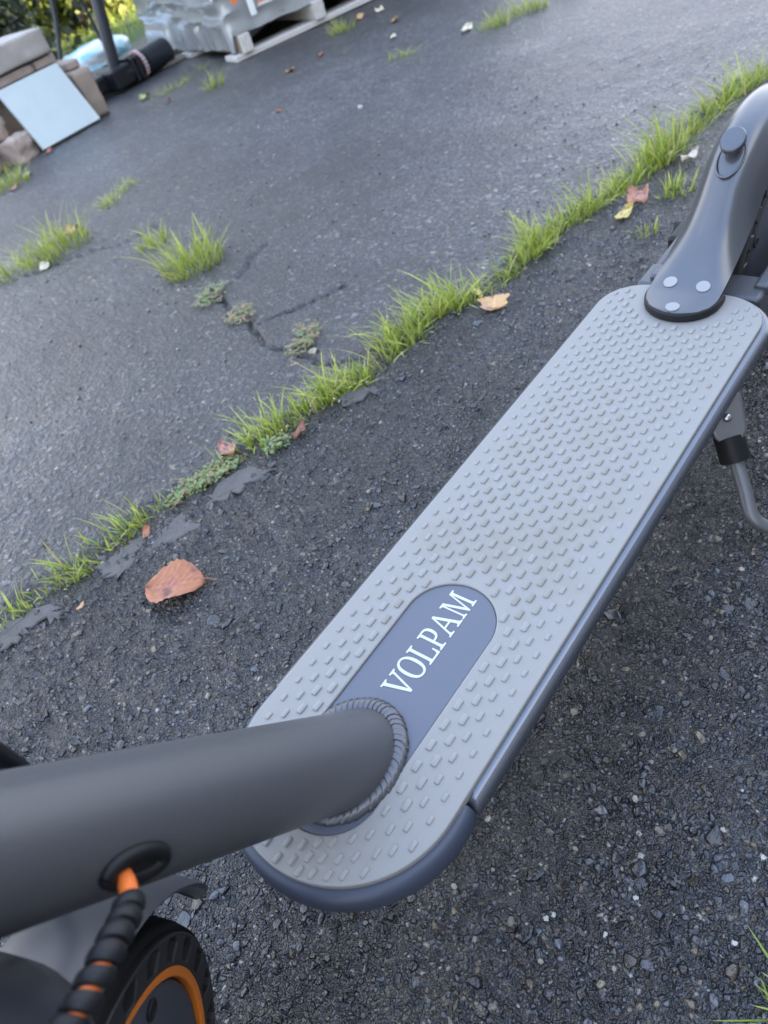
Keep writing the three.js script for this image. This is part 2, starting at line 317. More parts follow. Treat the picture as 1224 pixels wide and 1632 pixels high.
// worn mat: faint beige smudges
{
  const N = 1024, t = dataTex(N, N, d => { for (let y = 0; y < N; y++) for (let x = 0; x < N; x++) {
    const u = x / N, v = y / N, xx = u * 0.6, zz = v * 0.15;   // metres along and across
    let s = smooth(0.5, 0.85, fbm(xx * 22, zz * 26 + 4, 4)) * 0.3 * smooth(0.06, 0.16, xx) * smooth(0.46, 0.36, xx);
    const q = fbm(xx * 60 + 9, zz * 300, 4), ring = Math.abs(fbm(xx * 30 + 3, zz * 30 + 8, 3) - 0.5); s += (ring < 0.006 && q > 0.45 ? 0.12 : 0);
    const n = 0.97 + 0.03 * hash2(x, y); const k = (y * N + x) * 4;
    d[k] = toS(0.248 * n * (1 - s * 0.25)); d[k + 1] = toS(0.244 * n * (1 - s * 0.32)); d[k + 2] = toS(0.234 * n * (1 - s * 0.5)); d[k + 3] = 255;
  } }, true);
  M.mat.map = t; M.mat.color.setRGB(1, 1, 1);
}

// ------------------------------------------------------------------ the scooter: local x to the rear, y up, z to its left
const LEAN = 4 * Math.PI / 180, H = 0.135;
const scooter = thing('electric_scooter', 'grey electric scooter with studded deck leaning on its kickstand on the asphalt', 'scooter');
scooter.rotation.x = LEAN;
const toWorld = p => p.clone().applyEuler(scooter.rotation);
function deckShape(hw, xf, rf, xr, rr) {   // rounded nose centred at xf with radius rf, rear corner radius rr
  const s = new THREE.Shape();
  s.moveTo(xf, -hw); s.lineTo(xr - rr, -hw); s.absarc(xr - rr, -hw + rr, rr, -Math.PI / 2, 0, false); s.lineTo(xr, hw - rr); s.absarc(xr - rr, hw - rr, rr, 0, Math.PI / 2, false); s.lineTo(xf, hw);
  s.absellipse(xf, 0, rf, hw, Math.PI / 2, Math.PI * 1.5, false, 0); return s;
}
{
  // frame tray with rounded rails
  const s = new THREE.Shape(); const hw = 0.0704, xr = 0.472, rr = 0.044;
  s.moveTo(0.017, -hw); s.lineTo(xr - rr, -hw); s.absarc(xr - rr, -hw + rr, rr, -Math.PI / 2, 0, false); s.lineTo(xr, hw - rr); s.absarc(xr - rr, hw - rr, rr, 0, Math.PI / 2, false); s.lineTo(0.017, hw); s.lineTo(0.017, 0.0585); s.absarc(0.005, 0, 0.0595, 1.37, Math.PI * 2 - 1.37, false); s.lineTo(0.017, -hw);
  mesh('deck_frame', merge([slab(s, 0.1175, 0.1312, 0.0066, 7, 40), slab(deckShape(0.052, 0.01, 0.052, 0.46, 0.03), 0.075, 0.1185, 0.003, 2)]), M.rail, scooter);
  // front bumper: rounded strip around the nose
  const pts = []; for (let i = 0; i <= 60; i++) { const a = 1.40 + (Math.PI * 2 - 2.8) * i / 60; pts.push(V(0.005 + Math.cos(a) * 0.0634, 0.1215, Math.sin(a) * 0.0634)); }
  const rings = pts.map((p, i) => { const a = 1.40 + (Math.PI * 2 - 2.8) * i / 60, r = []; for (let k = 0; k < 16; k++) { const t = k / 16 * Math.PI * 2, c = Math.cos(t), q = Math.sin(t); r.push(V(p.x + Math.cos(a) * Math.sign(c) * Math.abs(c) ** 0.8 * 0.0062, p.y + Math.sign(q) * Math.abs(q) ** 0.8 * 0.0098, p.z + Math.sin(a) * Math.sign(c) * Math.abs(c) ** 0.8 * 0.0062)); } return r; });
  mesh('front_bumper', loft(rings), M.bumper, scooter);
  // mat with the recess for the badge
  const ms = deckShape(0.0635, 0.005, 0.0632, 0.463, 0.036); ms.holes.push(capsulePath(new THREE.Path(), -0.0092, 0.0994, 0.0281));
  const mg = slab(ms, 0.1285, H, 0.0009, 2, 40);
  const P = mg.attributes.position, U = mg.attributes.uv; for (let i = 0; i < P.count; i++) U.setXY(i, (P.getX(i) + 0.07) / 0.6, (P.getZ(i) + 0.075) / 0.15);
  const mat = mesh('deck_mat', mg, M.mat, scooter);
  const bs = new THREE.Shape(); capsulePath(bs, -0.0092, 0.0994, 0.0279);
  const badge = mesh('badge_plate', slab(bs, 0.129, 0.1337, 0.0004, 1, 40), M.badge, scooter);
  // letters
  const font = await new FontLoader().loadAsync('fonts/droid/droid_serif_regular.typeface.json');
  const spans = [['V', 0.0463, 0.0593], ['O', 0.0593, 0.0706], ['L', 0.0713, 0.0813], ['P', 0.0822, 0.0914], ['A', 0.0918, 0.1053], ['M', 0.106, 0.1208]];
  for (const [ch, x0, x1] of spans) {
    const g = new TextGeometry(ch, { font, size: 1, depth: 0.02, curveSegments: 8, bevelEnabled: false }); g.computeBoundingBox(); const b = g.boundingBox;
    g.translate(-b.min.x, ch === 'O' ? 0.012 : 0, 0); g.scale((x1 - x0) / (b.max.x - b.min.x), 0.0127 / 0.73, 0.012); g.rotateX(-Math.PI / 2); g.translate(x0, 0.13375, 0.0066);
    mesh('letter', g, M.letter, badge);
  }
  // studs: measured staggered grid, pitch 13 mm
  const p = 0.013, colZ = [0, 0.53, 1.05, 1.57, 2.09, 2.6, 3.14, 3.64, 4.22], list = [];
  for (let k = -8; k <= 8; k++) for (let i = -1; i < 36; i++) {
    const u = i + (Math.abs(k) % 2 ? 0.45 : 0), z = Math.sign(k) * colZ[Math.abs(k)], x = u * p, zz = z * p;
    if (u < -0.2 || x > 0.452) continue;
    if (u < 0.9 && Math.abs(k) === 8) { if (u < -0.1) continue; }
    // keep clear of badge, fender foot, rounded rear corners
    const bx = Math.max(-0.0092 - x, 0, x - 0.0994); if (Math.hypot(bx, zz) < 0.0318) continue;
    const fx = Math.max(0, 0.447 - x); if (Math.hypot(fx, zz) < 0.0375) continue;
    const cx = x - 0.427, cz = Math.abs(zz) - 0.0275; if (cx > 0 && cz > 0 && Math.hypot(cx, cz) > 0.0315) continue;
    if (cx > 0.0265) continue;
    list.push([x, zz, Math.abs(k) >= 8 ? 0 : Math.abs(k) === 7 ? 1 : 2]);
  }
  const nose = [[-3.27, 0.62], [-2.9, 1.08], [-2.58, 1.57], [-2.07, 2.12], [-1.61, 2.6], [-1.06, 3.14], [-0.62, 3.64], [-3.89, 0.65], [-3.47, 1.11], [-3.22, 1.59], [-2.92, 2.13], [-2.52, 2.62], [-2.01, 3.2], [-1.6, 3.67], [-1.08, 4.2], [-4.05, 1.12], [-3.84, 1.6], [-3.57, 2.16], [-3.23, 2.63], [-2.76, 3.23], [-0.59, 2.58]];
  for (const [u, v] of nose) for (const s of [-1, 1]) list.push([u * p, s * v * p, u < -1.5 && v > 1.4 ? 1 : 1]);
  for (const [u, v] of [[-3.5, 0.05], [-4.15, 0.1]]) list.push([u * p, v * p, 1]);
  const studGeo = (L, w, h) => {
    const oct = (l, ww, y) => { const c = ww * 0.32; return [[-l + c, -ww], [l - c, -ww], [l, -ww + c], [l, ww - c], [l - c, ww], [-l + c, ww], [-l, ww - c], [-l, -ww + c]].map(q => V(q[0], y, q[1])); };
    return loft([oct(L, w, -0.0002), oct(L - 0.0003, w - 0.0003, h * 0.75), oct(L - 0.0009, w - 0.0009, h)], { crease: 0.7 });
  };
  const SG = [studGeo(0.0024, 0.0014, 0.0010), studGeo(0.0029, 0.0015, 0.0011), studGeo(0.0034, 0.0019, 0.0012)];
  const SM = [std(0.252, 0.249, 0.24, 0.6), std(0.236, 0.228, 0.21, 0.65), std(0.222, 0.212, 0.19, 0.7)];
  const R = rng(31), far = [];
  list.sort((a, b) => { const d = q => toWorld(V(q[0], H, q[1])).distanceTo(camPos); return d(a) - d(b); });
  list.forEach(([x, z, sz], n) => {
    const wear = smooth(0.09, 0.15, x) * smooth(0.36, 0.27, x) * smooth(0.06, 0.03, Math.abs(z)) * 0.9 + smooth(0.0, 0.03, -z) * smooth(0.03, 0.08, x) * smooth(0.14, 0.1, x) * 0.5;
    const q = R(), m = q < wear * 0.3 ? 2 : q < wear * 0.95 ? 1 : 0;
    if (n < 300) { const o = mesh('stud', SG[sz], SM[m], mat); o.position.set(x, H, z); }
    else { const g = SG[sz].clone(); g.translate(x, H, z); (far[m] = far[m] || []).push(g); }
  });
  far.forEach((l, i) => { const o = mesh('stud_field', merge(l), SM[i], mat); o.userData.kind = 'stuff'; });
}
// neck tube, weld, grommet, cable
const TH = 0.908, TX = 0.0037, TR = 0.0238, TD = V(-Math.cos(TH), Math.sin(TH), 0), TA = V(TX, H, 0);
const onTube = t => TA.clone().addScaledVector(TD, t);
{
  mesh('neck_tube', sweep([onTube(-0.022), onTube(0.24)], TR, 72, { n: 8 }), M.tube, scooter);
  const NR = 54, S = 12, pts = []; for (let i = 0; i <= NR * S; i++) { const a = i / (NR * S) * Math.PI * 2; pts.push(V(TX + Math.cos(a) * (TR / Math.sin(TH) + 0.0014), 0.1347, Math.sin(a) * (TR + 0.0012))); }
  const R = rng(3), jit = []; for (let i = 0; i < NR + 2; i++) jit.push([R() - 0.5, R()]);
  const N = pts.length - 1;
  mesh('weld_bead', sweep(pts, (t, a) => {
    const chev = Math.cos(a - 0.6) * 0.8, f = t * NR + chev, k = ((Math.floor(f) % NR) + NR) % NR, s = f - Math.floor(f);
    return (0.0034 + jit[k][0] * 0.0004) * (1 + 0.35 * Math.sin(a) ** 2) * (0.92 + 0.13 * Math.pow(s, 0.8) + 0.05 * jit[k][1]);
  }, 24, { raw: true, n: N, up: V(0, 1, 0), crease: 0.9 }), M.weld, scooter);
  // grommet on the left side of the tube
  const g0 = 0.1535, c = onTube(g0), side = V(0, 0, 1), n2 = side.clone().cross(TD);
  const ring = []; for (let i = 0; i <= 48; i++) { const a = i / 48 * Math.PI * 2, u = Math.cos(a) * 0.0112, v = Math.sin(a) * 0.0046; const ang = v / TR; ring.push(c.clone().addScaledVector(TD, u).addScaledVector(side, Math.cos(ang) * (TR + 0.0006)).addScaledVector(n2, Math.sin(ang) * (TR + 0.0006))); }
  const gr = mesh('cable_grommet', sweep(ring, 0.0029, 14, { raw: true, up: side }), M.rubber, scooter);
  const plug = new THREE.SphereGeometry(1, 24, 12); plug.scale(0.0125, 0.006, 0.0015); plug.applyMatrix4(new THREE.Matrix4().makeBasis(TD, n2, side).setPosition(c.clone().addScaledVector(side, TR))); mesh('plug', plug, M.black, gr);
  // orange cable with a black spiral wrap, looping forward and up to the handlebar
  const path = [V(-0.094, 0.262, 0.017), V(-0.0955, 0.259, 0.0265), V(-0.1, 0.264, 0.0375), V(-0.109, 0.273, 0.047), V(-0.119, 0.2765, 0.0525), V(-0.1285, 0.28, 0.0565), V(-0.15, 0.3, 0.062), V(-0.165, 0.36, 0.05), V(-0.15, 0.5, 0.03)];
  mesh('power_cable', sweep(path, 0.003, 14, { n: 160 }), M.cable, scooter);
  const cv = new THREE.CatmullRomCurve3(path, false, 'centripetal'), len = cv.getLength(), fr = cv.computeFrenetFrames(900, false);
  const strip = (r, w, pitch, start, mat, phase, name) => {
    const rings = []; const turns = (len - start) / pitch, n = Math.floor(turns * 22);
    for (let i = 0; i <= n; i++) {
      const s = start + i / n * (len - start) * 0.98, th = s / pitch * Math.PI * 2 + phase, row = [];
      for (const [dr, dw] of [[-0.001, -1], [0.0003, -0.85], [0.0009, -0.4], [0.0009, 0.4], [0.0003, 0.85], [-0.001, 1]]) {
        const ss = Math.min(len * 0.999, Math.max(0, s + dw * w / 2 * (0.86 + 0.3 * vnoise(i * 0.035, dw > 0 ? 3.1 : 8.7)))), u = ss / len, k = Math.min(900, Math.round(u * 900)), P = cv.getPointAt(u);
        row.push(P.addScaledVector(fr.normals[k], Math.cos(th) * (r + dr)).addScaledVector(fr.binormals[k], Math.sin(th) * (r + dr)));
      }
      rings.push(row);
    }
    return mesh(name, loft(rings, { crease: 0.8 }), mat, scooter);
  };
  strip(0.0041, 0.0058, 0.0064, 0.021, M.black, 0.6, 'spiral_wrap');
  // brake cable loop on the far side of the tube
  mesh('brake_cable', sweep([V(-0.12, 0.42, -0.03), V(-0.098, 0.3, -0.045), V(-0.0945, 0.258, -0.05), V(-0.095, 0.24, -0.05), V(-0.1, 0.21, -0.05), V(-0.14, 0.17, -0.045), V(-0.19, 0.12, -0.04)], 0.0042, 12, { n: 60 }), M.rubber, scooter);
}
// wheels: tyre of solid rubber with sidewall holes, rim ring, hub cover with bolts
const wheelGeo = (() => {
  const pr = [[0.082, -0.0195], [0.0885, -0.0212], [0.0985, -0.0212], [0.1018, -0.0192], [0.1042, -0.013], [0.1050, -0.0085], [0.1036, -0.0078], [0.1036, -0.0062], [0.1053, -0.0055], [0.1055, 0.0055], [0.1037, 0.0062], [0.1037, 0.0078], [0.1050, 0.0085], [0.1042, 0.013], [0.1018, 0.0192], [0.0985, 0.0165], [0.0885, 0.0165], [0.082, 0.0165], [0.07, 0.014], [0.07, -0.014], [0.082, -0.0195]];
  const core = lathe(pr, 128); core.rotateX(Math.PI / 2);
  const ann = new THREE.Shape(); ann.absarc(0, 0, 0.0995, 0, Math.PI * 2, false); const hole = new THREE.Path(); hole.absarc(0, 0, 0.0855, 0, Math.PI * 2, true); ann.holes.push(hole);
  const NH = 26; for (let i = 0; i < NH; i++) { const a = (i + 0.5) / NH * Math.PI * 2, h = new THREE.Path(), q = (r, d) => [Math.cos(a + d) * r, Math.sin(a + d) * r]; h.moveTo(...q(0.088, -0.045)); h.lineTo(...q(0.0955, -0.066)); h.lineTo(...q(0.0978, -0.04)); h.lineTo(...q(0.0978, 0.04)); h.lineTo(...q(0.0955, 0.066)); h.lineTo(...q(0.088, 0.045)); ann.holes.push(h); }
  const sw = extrude(ann, 0.0062, 0.0007, 1, 96); sw.translate(0, 0, 0.0155 + 0.0007);
  return { tyre: core, sidewall: sw };
})();
function wheel(name, ringMat, parent) {
  const w = new THREE.Group(); w.name = name; parent.add(w);
  mesh('tyre', wheelGeo.tyre, M.tyre, w); mesh('sidewall', wheelGeo.sidewall, M.sidewall, w);
  const rg = lathe([[0.0812, 0.015], [0.0812, 0.0205], [0.082, 0.0213], [0.0856, 0.0213], [0.0863, 0.0205], [0.0863, 0.015]], 128); rg.rotateX(Math.PI / 2); mesh('rim', rg, ringMat, w);
  const hub = lathe([[0, 0.0215], [0.03, 0.0214], [0.06, 0.021], [0.076, 0.0202], [0.0795, 0.0192], [0.0805, 0.017], [0.0805, -0.017], [0.0795, -0.019], [0, -0.021]], 96); hub.rotateX(Math.PI / 2); mesh('hub_cover', hub, M.hub, w);
  for (let i = 0; i < 6; i++) { const a = (31.6 - i * 60) / 180 * Math.PI; const b = merge([XF(new THREE.TorusGeometry(0.0036, 0.0009, 8, 20), T(0, 0, 0.021)), XF(new THREE.CylinderGeometry(0.003, 0.003, 0.0016, 16), T(0, 0, 0.0205, Math.PI / 2))]); b.translate(Math.cos(a) * 0.0735, Math.sin(a) * 0.0735, 0); mesh('bolt', b, M.black, w); }
  return w;
}
{
  const ax = V(0.53058, -0.15537, 0.83327), wx = V(0.84352, 0, -0.5371), wy = ax.clone().cross(wx), W = V(-0.1988, 0.1054, 0.0097);
  const w = wheel('front_wheel', M.orange, scooter); w.matrixAutoUpdate = true; w.applyMatrix4(new THREE.Matrix4().makeBasis(wx, wy, ax).setPosition(W));
  const at = (r, deg, off) => { const a = deg * Math.PI / 180; return W.clone().addScaledVector(wx, Math.cos(a) * r).addScaledVector(wy, Math.sin(a) * r).addScaledVector(ax, off); };
  // front fender: crowned shell following the tyre
  const rings = [];
  for (let i = 0; i <= 60; i++) {
    const deg = -6 + i * 2.65, tail = Math.min(1, 0.6 + Math.sqrt(Math.min(1, i / 4)) * 0.4), hw = 0.0245 * tail, row = [], inn = [];
    for (let k = 0; k <= 16; k++) { const q = k / 16 * 2 - 1, drop = Math.pow(Math.abs(q), 2.6) * 0.0035; row.push(at(0.1225 + 0.004 * smooth(12, 0, i) - drop, deg, q * hw)); inn.push(at(0.1205 + 0.004 * smooth(12, 0, i) - drop, deg, q * (hw - 0.0015))); }
    rings.push([...row, ...inn.reverse()]);
  }
  mesh('front_fender', loft(rings, { crease: 0.7 }), M.fork, scooter);
  // fork: crown over the fender and two legs to the axle
  const fork = []; const cr = (deg, r, hwz) => { const o = []; for (let k = 0; k < 20; k++) { const t = k / 20 * Math.PI * 2; o.push([deg, r, hwz, t]); } return o; };
  const crown = []; for (const [r, ra, rz] of [[0.1235, 0.044, 0.042], [0.132, 0.049, 0.047], [0.15, 0.047, 0.046], [0.172, 0.036, 0.037], [0.19, 0.027, 0.028]]) { const o = []; for (let k = 0; k < 48; k++) { const t = k / 48 * Math.PI * 2, c = at(r, 90, 0); o.push(c.addScaledVector(wx, Math.cos(t) * ra + 0.012).addScaledVector(ax, Math.sin(t) * rz)); } crown.push(o); }
  const crownMesh = mesh('fork', merge([loft(crown, { crease: 0.8 }), ...[-1, 1].map(s => sweep([at(0.15, 88, s * 0.041), at(0.1, 92, s * 0.042), at(0.04, 92, s * 0.042), at(0.0, 0, s * 0.036)], (t, a) => 0.0085 + 0.004 * Math.abs(Math.cos(a)), 14, { n: 24 }))]), M.fork, scooter);
  // steering head and column
  const base = at(0.185, 86, 0), dir = V(0.185, 0.98, 0).normalize(), up = k => base.clone().addScaledVector(dir, k);
  mesh('steering_head', sweep([up(0), up(0.16)], (t) => 0.027 + 0.002 * (t < 0.1 || t > 0.9), 32, { n: 20 }), M.tube, scooter);
  mesh('steering_column', sweep([up(0.16), up(0.75)], 0.019, 24, { n: 4 }), M.tube, scooter);
  const bar = q => up(0.745).addScaledVector(ax, q).add(V(0, -ax.y * q, 0));
  mesh('handlebar', sweep([bar(-0.24), bar(0.24)], 0.0125, 20, { n: 6 }), M.frame, scooter);
  for (const q of [-1, 1]) mesh('grip', sweep([bar(q * 0.14), bar(q * 0.245)], 0.0165, 20, { n: 6 }), M.rubber, scooter);
}
// rear wheel, fender, brackets, kickstand
{
  const rw = wheel('rear_wheel', M.black, scooter); rw.position.set(0.6, 0.1054, 0); rw.scale.set(1, 1, 1.15);
  const CL = [[0.41645, 0.1434], [0.4185, 0.14385], [0.422, 0.1441], [0.427, 0.1444], [0.434, 0.1449], [0.445, 0.1465], [0.46, 0.1525], [0.475, 0.162], [0.489, 0.1735], [0.502, 0.188], [0.515, 0.2035], [0.53, 0.2165], [0.55, 0.2265], [0.575, 0.232], [0.603, 0.233], [0.635, 0.227], [0.665, 0.212], [0.69, 0.19], [0.708, 0.162]];
  const curve = new THREE.CatmullRomCurve3(CL.map(c => V(c[0], c[1], 0)), false, 'centripetal'); const N = 90, rings = [], at = s => curve.getPointAt(s);
  const L = curve.getLength();
  let sRef = 0; while (at(sRef).x < 0.47) sRef += 0.0005;
  const frame = s => { const P = at(s), t = curve.getTangentAt(s), n = V(-t.y, t.x, 0).lerp(V(0, 1, 0), 1 - smooth(0.02, 0.07, s * L)).normalize(); return { P, n }; };
  const dist = s => at(s).x < 0.47 ? at(s).x - 0.4164 : 0.0536 + (s - sRef) * L;
  const halfW = s => { const d = dist(s); return d < 0.0275 ? Math.sqrt(Math.max(1e-8, 0.0275 ** 2 - (0.0275 - d) ** 2)) : lerp(0.0275, 0.0262, smooth(0.03, 0.1, d)); };
  const depth = s => { const d = dist(s); return lerp(0.0022, 0.027, smooth(0.025, 0.12, d)) * smooth(-0.004, 0.012, d); };
  const surf = (s, q) => { const { P, n } = frame(s), hw = halfW(s), a = Math.abs(q); return P.clone().add(V(0, 0, hw * Math.sign(q) * Math.pow(a, 0.85))).addScaledVector(n, -depth(s) * Math.pow(a, 2.5)); };
  for (let i = 0; i <= N; i++) {
    const s = Math.pow(i / N, 1.6) * 0.999, row = [], inn = [], { n } = frame(s);
    for (let k = 0; k <= 24; k++) { const q = k / 24 * 2 - 1; row.push(surf(s, q)); inn.push(surf(s, q * 0.97).addScaledVector(n, -0.0028)); }
    rings.push([...row, ...inn.reverse()]);
  }
  const fen = mesh('rear_fender', loft(rings, { crease: 0.5 }), M.fender, scooter);
  const gs = new THREE.Shape(); gs.moveTo(0.452, -0.0295); gs.lineTo(0.452, 0.0295); gs.lineTo(0.4445, 0.0295); gs.absarc(0.4445, 0, 0.0293, Math.PI / 2, Math.PI * 1.5, false);
  mesh('fender_gasket', slab(gs, 0.1352, 0.1424, 0.0016, 3, 30), M.black, scooter);
  for (const [x, z] of [[0.4495, -0.0128], [0.4495, 0.0128], [0.4225, 0.0]]) {
    let bs = 0; for (let s = 0; s < 0.5; s += 0.001) if (Math.abs(at(s).x - x) < Math.abs(at(bs).x - x)) bs = s;
    const q = Math.min(1, Math.pow(Math.abs(z) / halfW(bs), 1 / 0.85)) * Math.sign(z), P = surf(bs, q), n = surf(bs, q + 0.08).sub(surf(bs, q - 0.08)).cross(surf(bs + 0.01, q).sub(surf(bs - 0.01, q))).normalize(); if (n.y < 0) n.negate(); const g = new THREE.CylinderGeometry(0.0052, 0.0052, 0.0012, 28); g.applyMatrix4(new THREE.Matrix4().makeRotationFromQuaternion(new THREE.Quaternion().setFromUnitVectors(V(0, 1, 0), n)).setPosition(P.addScaledVector(n, 0.0002)));
    mesh('screw_cap', g, M.cap, fen);
  }
  // hook button standing on the fender
  let hs = 0; for (let s = 0; s < 0.6; s += 0.001) if (Math.abs(at(s).x - 0.53) < Math.abs(at(hs).x - 0.53)) hs = s;
  const { P, n } = frame(hs), tg = curve.getTangentAt(hs), B = new THREE.Matrix4().makeBasis(tg, n, V(0, 0, 1)).setPosition(P);
  const rim = []; for (let i = 0; i <= 40; i++) { const a = i / 40 * Math.PI * 2; rim.push(V(Math.cos(a) * 0.0165 - 0.006, -0.0004 - 0.0012 * Math.sin(a) ** 2, Math.sin(a) * 0.0095)); }
  const oval = (rx, rz, y0, y1, dx0, dx1) => { const rr = []; for (const [f, y, dx] of [[0.96, y0, dx0], [1, y0 + 0.0006, dx0], [1, y1 - 0.0012, dx1], [0.93, y1 - 0.0003, dx1], [0.8, y1, dx1]]) { const o = []; for (let k = 0; k < 36; k++) { const a = k / 36 * Math.PI * 2; o.push(V(Math.cos(a) * rx * f + dx, y, Math.sin(a) * rz * f)); } rr.push(o); } return loft(rr, { crease: 0.6 }); };
  const hook = merge([sweep(rim, 0.001, 10, { raw: true, up: V(0, 1, 0) }), oval(0.008, 0.0065, -0.001, 0.009, 0.001, 0.001), oval(0.0105, 0.0092, 0.0065, 0.0115, 0.002, 0.002)]); hook.applyMatrix4(B); mesh('hook_button', hook, M.fender, fen);
  // rear brackets, axle ends, bracket plate
  const arm = s => { const q = new THREE.Shape(); q.moveTo(0.44, 0.085); q.lineTo(0.44, 0.118); q.lineTo(0.5, 0.128); q.quadraticCurveTo(0.56, 0.13, 0.6, 0.128); q.absarc(0.6, 0.106, 0.022, Math.PI / 2, -Math.PI / 2, true); q.lineTo(0.52, 0.08); q.lineTo(0.44, 0.085); const g = extrude(q, 0.006, 0.0012, 2); g.translate(0, 0, s * 0.043 - 0.003); return g; };
  for (const s of [-1, 1]) { mesh('rear_bracket', arm(s), M.frame, scooter); mesh('axle_cover', merge([XF(new RoundedBoxGeometry(0.07, 0.036, 0.012, 3, 0.004), T(0.592, 0.106, s * 0.0525)), XF(new THREE.CylinderGeometry(0.011, 0.011, 0.012, 20), T(0.6, 0.106, s * 0.06, Math.PI / 2))]), M.black, scooter); }
  mesh('tail_plate', merge([XF(new RoundedBoxGeometry(0.034, 0.02, 0.1, 3, 0.004), T(0.487, 0.12, 0)), XF(new RoundedBoxGeometry(0.012, 0.01, 0.01, 2, 0.003), T(0.482, 0.13, -0.036)), XF(new RoundedBoxGeometry(0.02, 0.01, 0.012, 2, 0.003), T(0.495, 0.129, 0.046))]), M.frame, scooter);
  // kickstand
  const ks = new THREE.Group(); ks.name = 'kickstand'; scooter.add(ks);
  const p0 = V(0.379, 0.098, 0.057), p1 = V(0.371, 0.077, 0.0665), p2 = V(0.3655, 0.0605, 0.0755), p3 = V(0.3425, 0.0295, 0.0995), p4 = V(0.3432, 0.0225, 0.1085), p5 = V(0.352, 0.0145, 0.126);
  mesh('sleeve', sweep([p1, p2], (t) => 0.0108 + 0.0006 * t, 28, { n: 6, crease: 0.6 }), M.rubber, ks);
  mesh('leg', sweep([p2.clone().lerp(p1, 0.2), p2, p2.clone().lerp(p3, 0.5), p3, p4, p5], 0.0053, 18, { n: 50 }), M.stand, ks);
  const d = p2.clone().sub(p0).normalize(), nn = V(-0.8, 0.25, 0.55).sub(d.clone().multiplyScalar(V(-0.8, 0.25, 0.55).dot(d))).normalize(), tt = d.clone().cross(nn);
  const qs = new THREE.Shape(); qs.moveTo(-0.014, -0.02); qs.lineTo(0.014, -0.02); qs.lineTo(0.0125, 0.004); qs.absarc(0.0, 0.006, 0.0125, 0, Math.PI, false); qs.lineTo(-0.014, -0.02);
  const pg = extrude(qs, 0.018, 0.0025, 3); pg.translate(0, 0, -0.0075); pg.applyMatrix4(new THREE.Matrix4().makeBasis(tt, d, nn).setPosition(p0.clone().addScaledVector(d, 0.012))); mesh('hinge_plate', pg, M.stand, ks);
  const pin = new THREE.SphereGeometry(0.0034, 20, 12); pin.scale(1, 1, 0.6); pin.applyMatrix4(new THREE.Matrix4().makeBasis(tt, d, nn).setPosition(p0.clone().addScaledVector(d, 0.009).addScaledVector(nn, 0.0088))); mesh('pin', pin, M.steel, ks);
}

// ------------------------------------------------------------------ grass, weeds
const grassMat = new THREE.MeshPhysicalMaterial({ vertexColors: true, roughness: 0.7, side: THREE.DoubleSide, transmission: 0.35, thickness: 0 });
function blades(list, seed) {   // list of [x, z, height, spread lean dx, dz, width, tone]
  const pos = [], col = [], idx = [], R = rng(seed);
  for (const [x, z, h, lx, lz, w, tone] of list) {
    const y0 = groundY(x, z) - 0.004, a = R() * Math.PI * 2, sx = Math.cos(a) * w / 2, sz = Math.sin(a) * w / 2, b0 = pos.length / 3, S = 5, bend = 0.4 + R() * 0.9, kx = (R() - 0.5) * 0.3, kz = (R() - 0.5) * 0.3;
    const base = [0.21, 0.25, 0.04], mid = [0.36, 0.48, 0.055], tip = [0.5, 0.55, 0.13], dry = [0.5, 0.42, 0.2];
    for (let i = 0; i <= S; i++) {
      const t = i / S, f = Math.pow(t, 1.6), wd = i === S ? 0.08 : (1 - 0.65 * t);
      const cx = x + lx * h * f + kx * h * f * t, cz = z + lz * h * f + kz * h * f * t, cy = y0 + h * (t - 0.38 * bend * Math.hypot(lx, lz) * f);
      pos.push(cx - sx * wd, cy, cz - sz * wd, cx + sx * wd, cy, cz + sz * wd);
      let c = t < 0.5 ? base.map((v, k) => lerp(v, mid[k], t * 2)) : mid.map((v, k) => lerp(v, tip[k], t * 2 - 1));
      if (tone > 0.9) c = c.map((v, k) => lerp(v, dry[k], 0.85)); else c = c.map((v, k) => v * (0.7 + tone * 0.6) * (k === 0 ? 0.85 + tone * 0.35 : 1));
      col.push(...c, ...c);
      if (i < S) { const q = b0 + i * 2; idx.push(q, q + 1, q + 2, q + 1, q + 3, q + 2); }
    }
  }
  const g = new THREE.BufferGeometry(); g.setAttribute('position', new THREE.Float32BufferAttribute(pos, 3)); g.setAttribute('color', new THREE.Float32BufferAttribute(col, 3)); g.setIndex(idx); g.computeVertexNormals(); return g;
}
function tuft(cx, cz, n, rad, hMin, hMax, seed, out = 0.8) {
  const R = rng(seed), l = [];
  for (let i = 0; i < n; i++) { const a = R() * 6.283, r = Math.sqrt(R()) * rad, x = Math.cos(a) * r, z = Math.sin(a) * r; const h = lerp(hMin, hMax, Math.pow(R(), 2.8)); l.push([cx + x, cz + z, h, x / rad * out * 0.6 + (R() - 0.5) * 0.9, z / rad * out * 0.6 + (R() - 0.5) * 0.9, 0.0016 + R() * 0.0016, R()]); }
  return l;
}
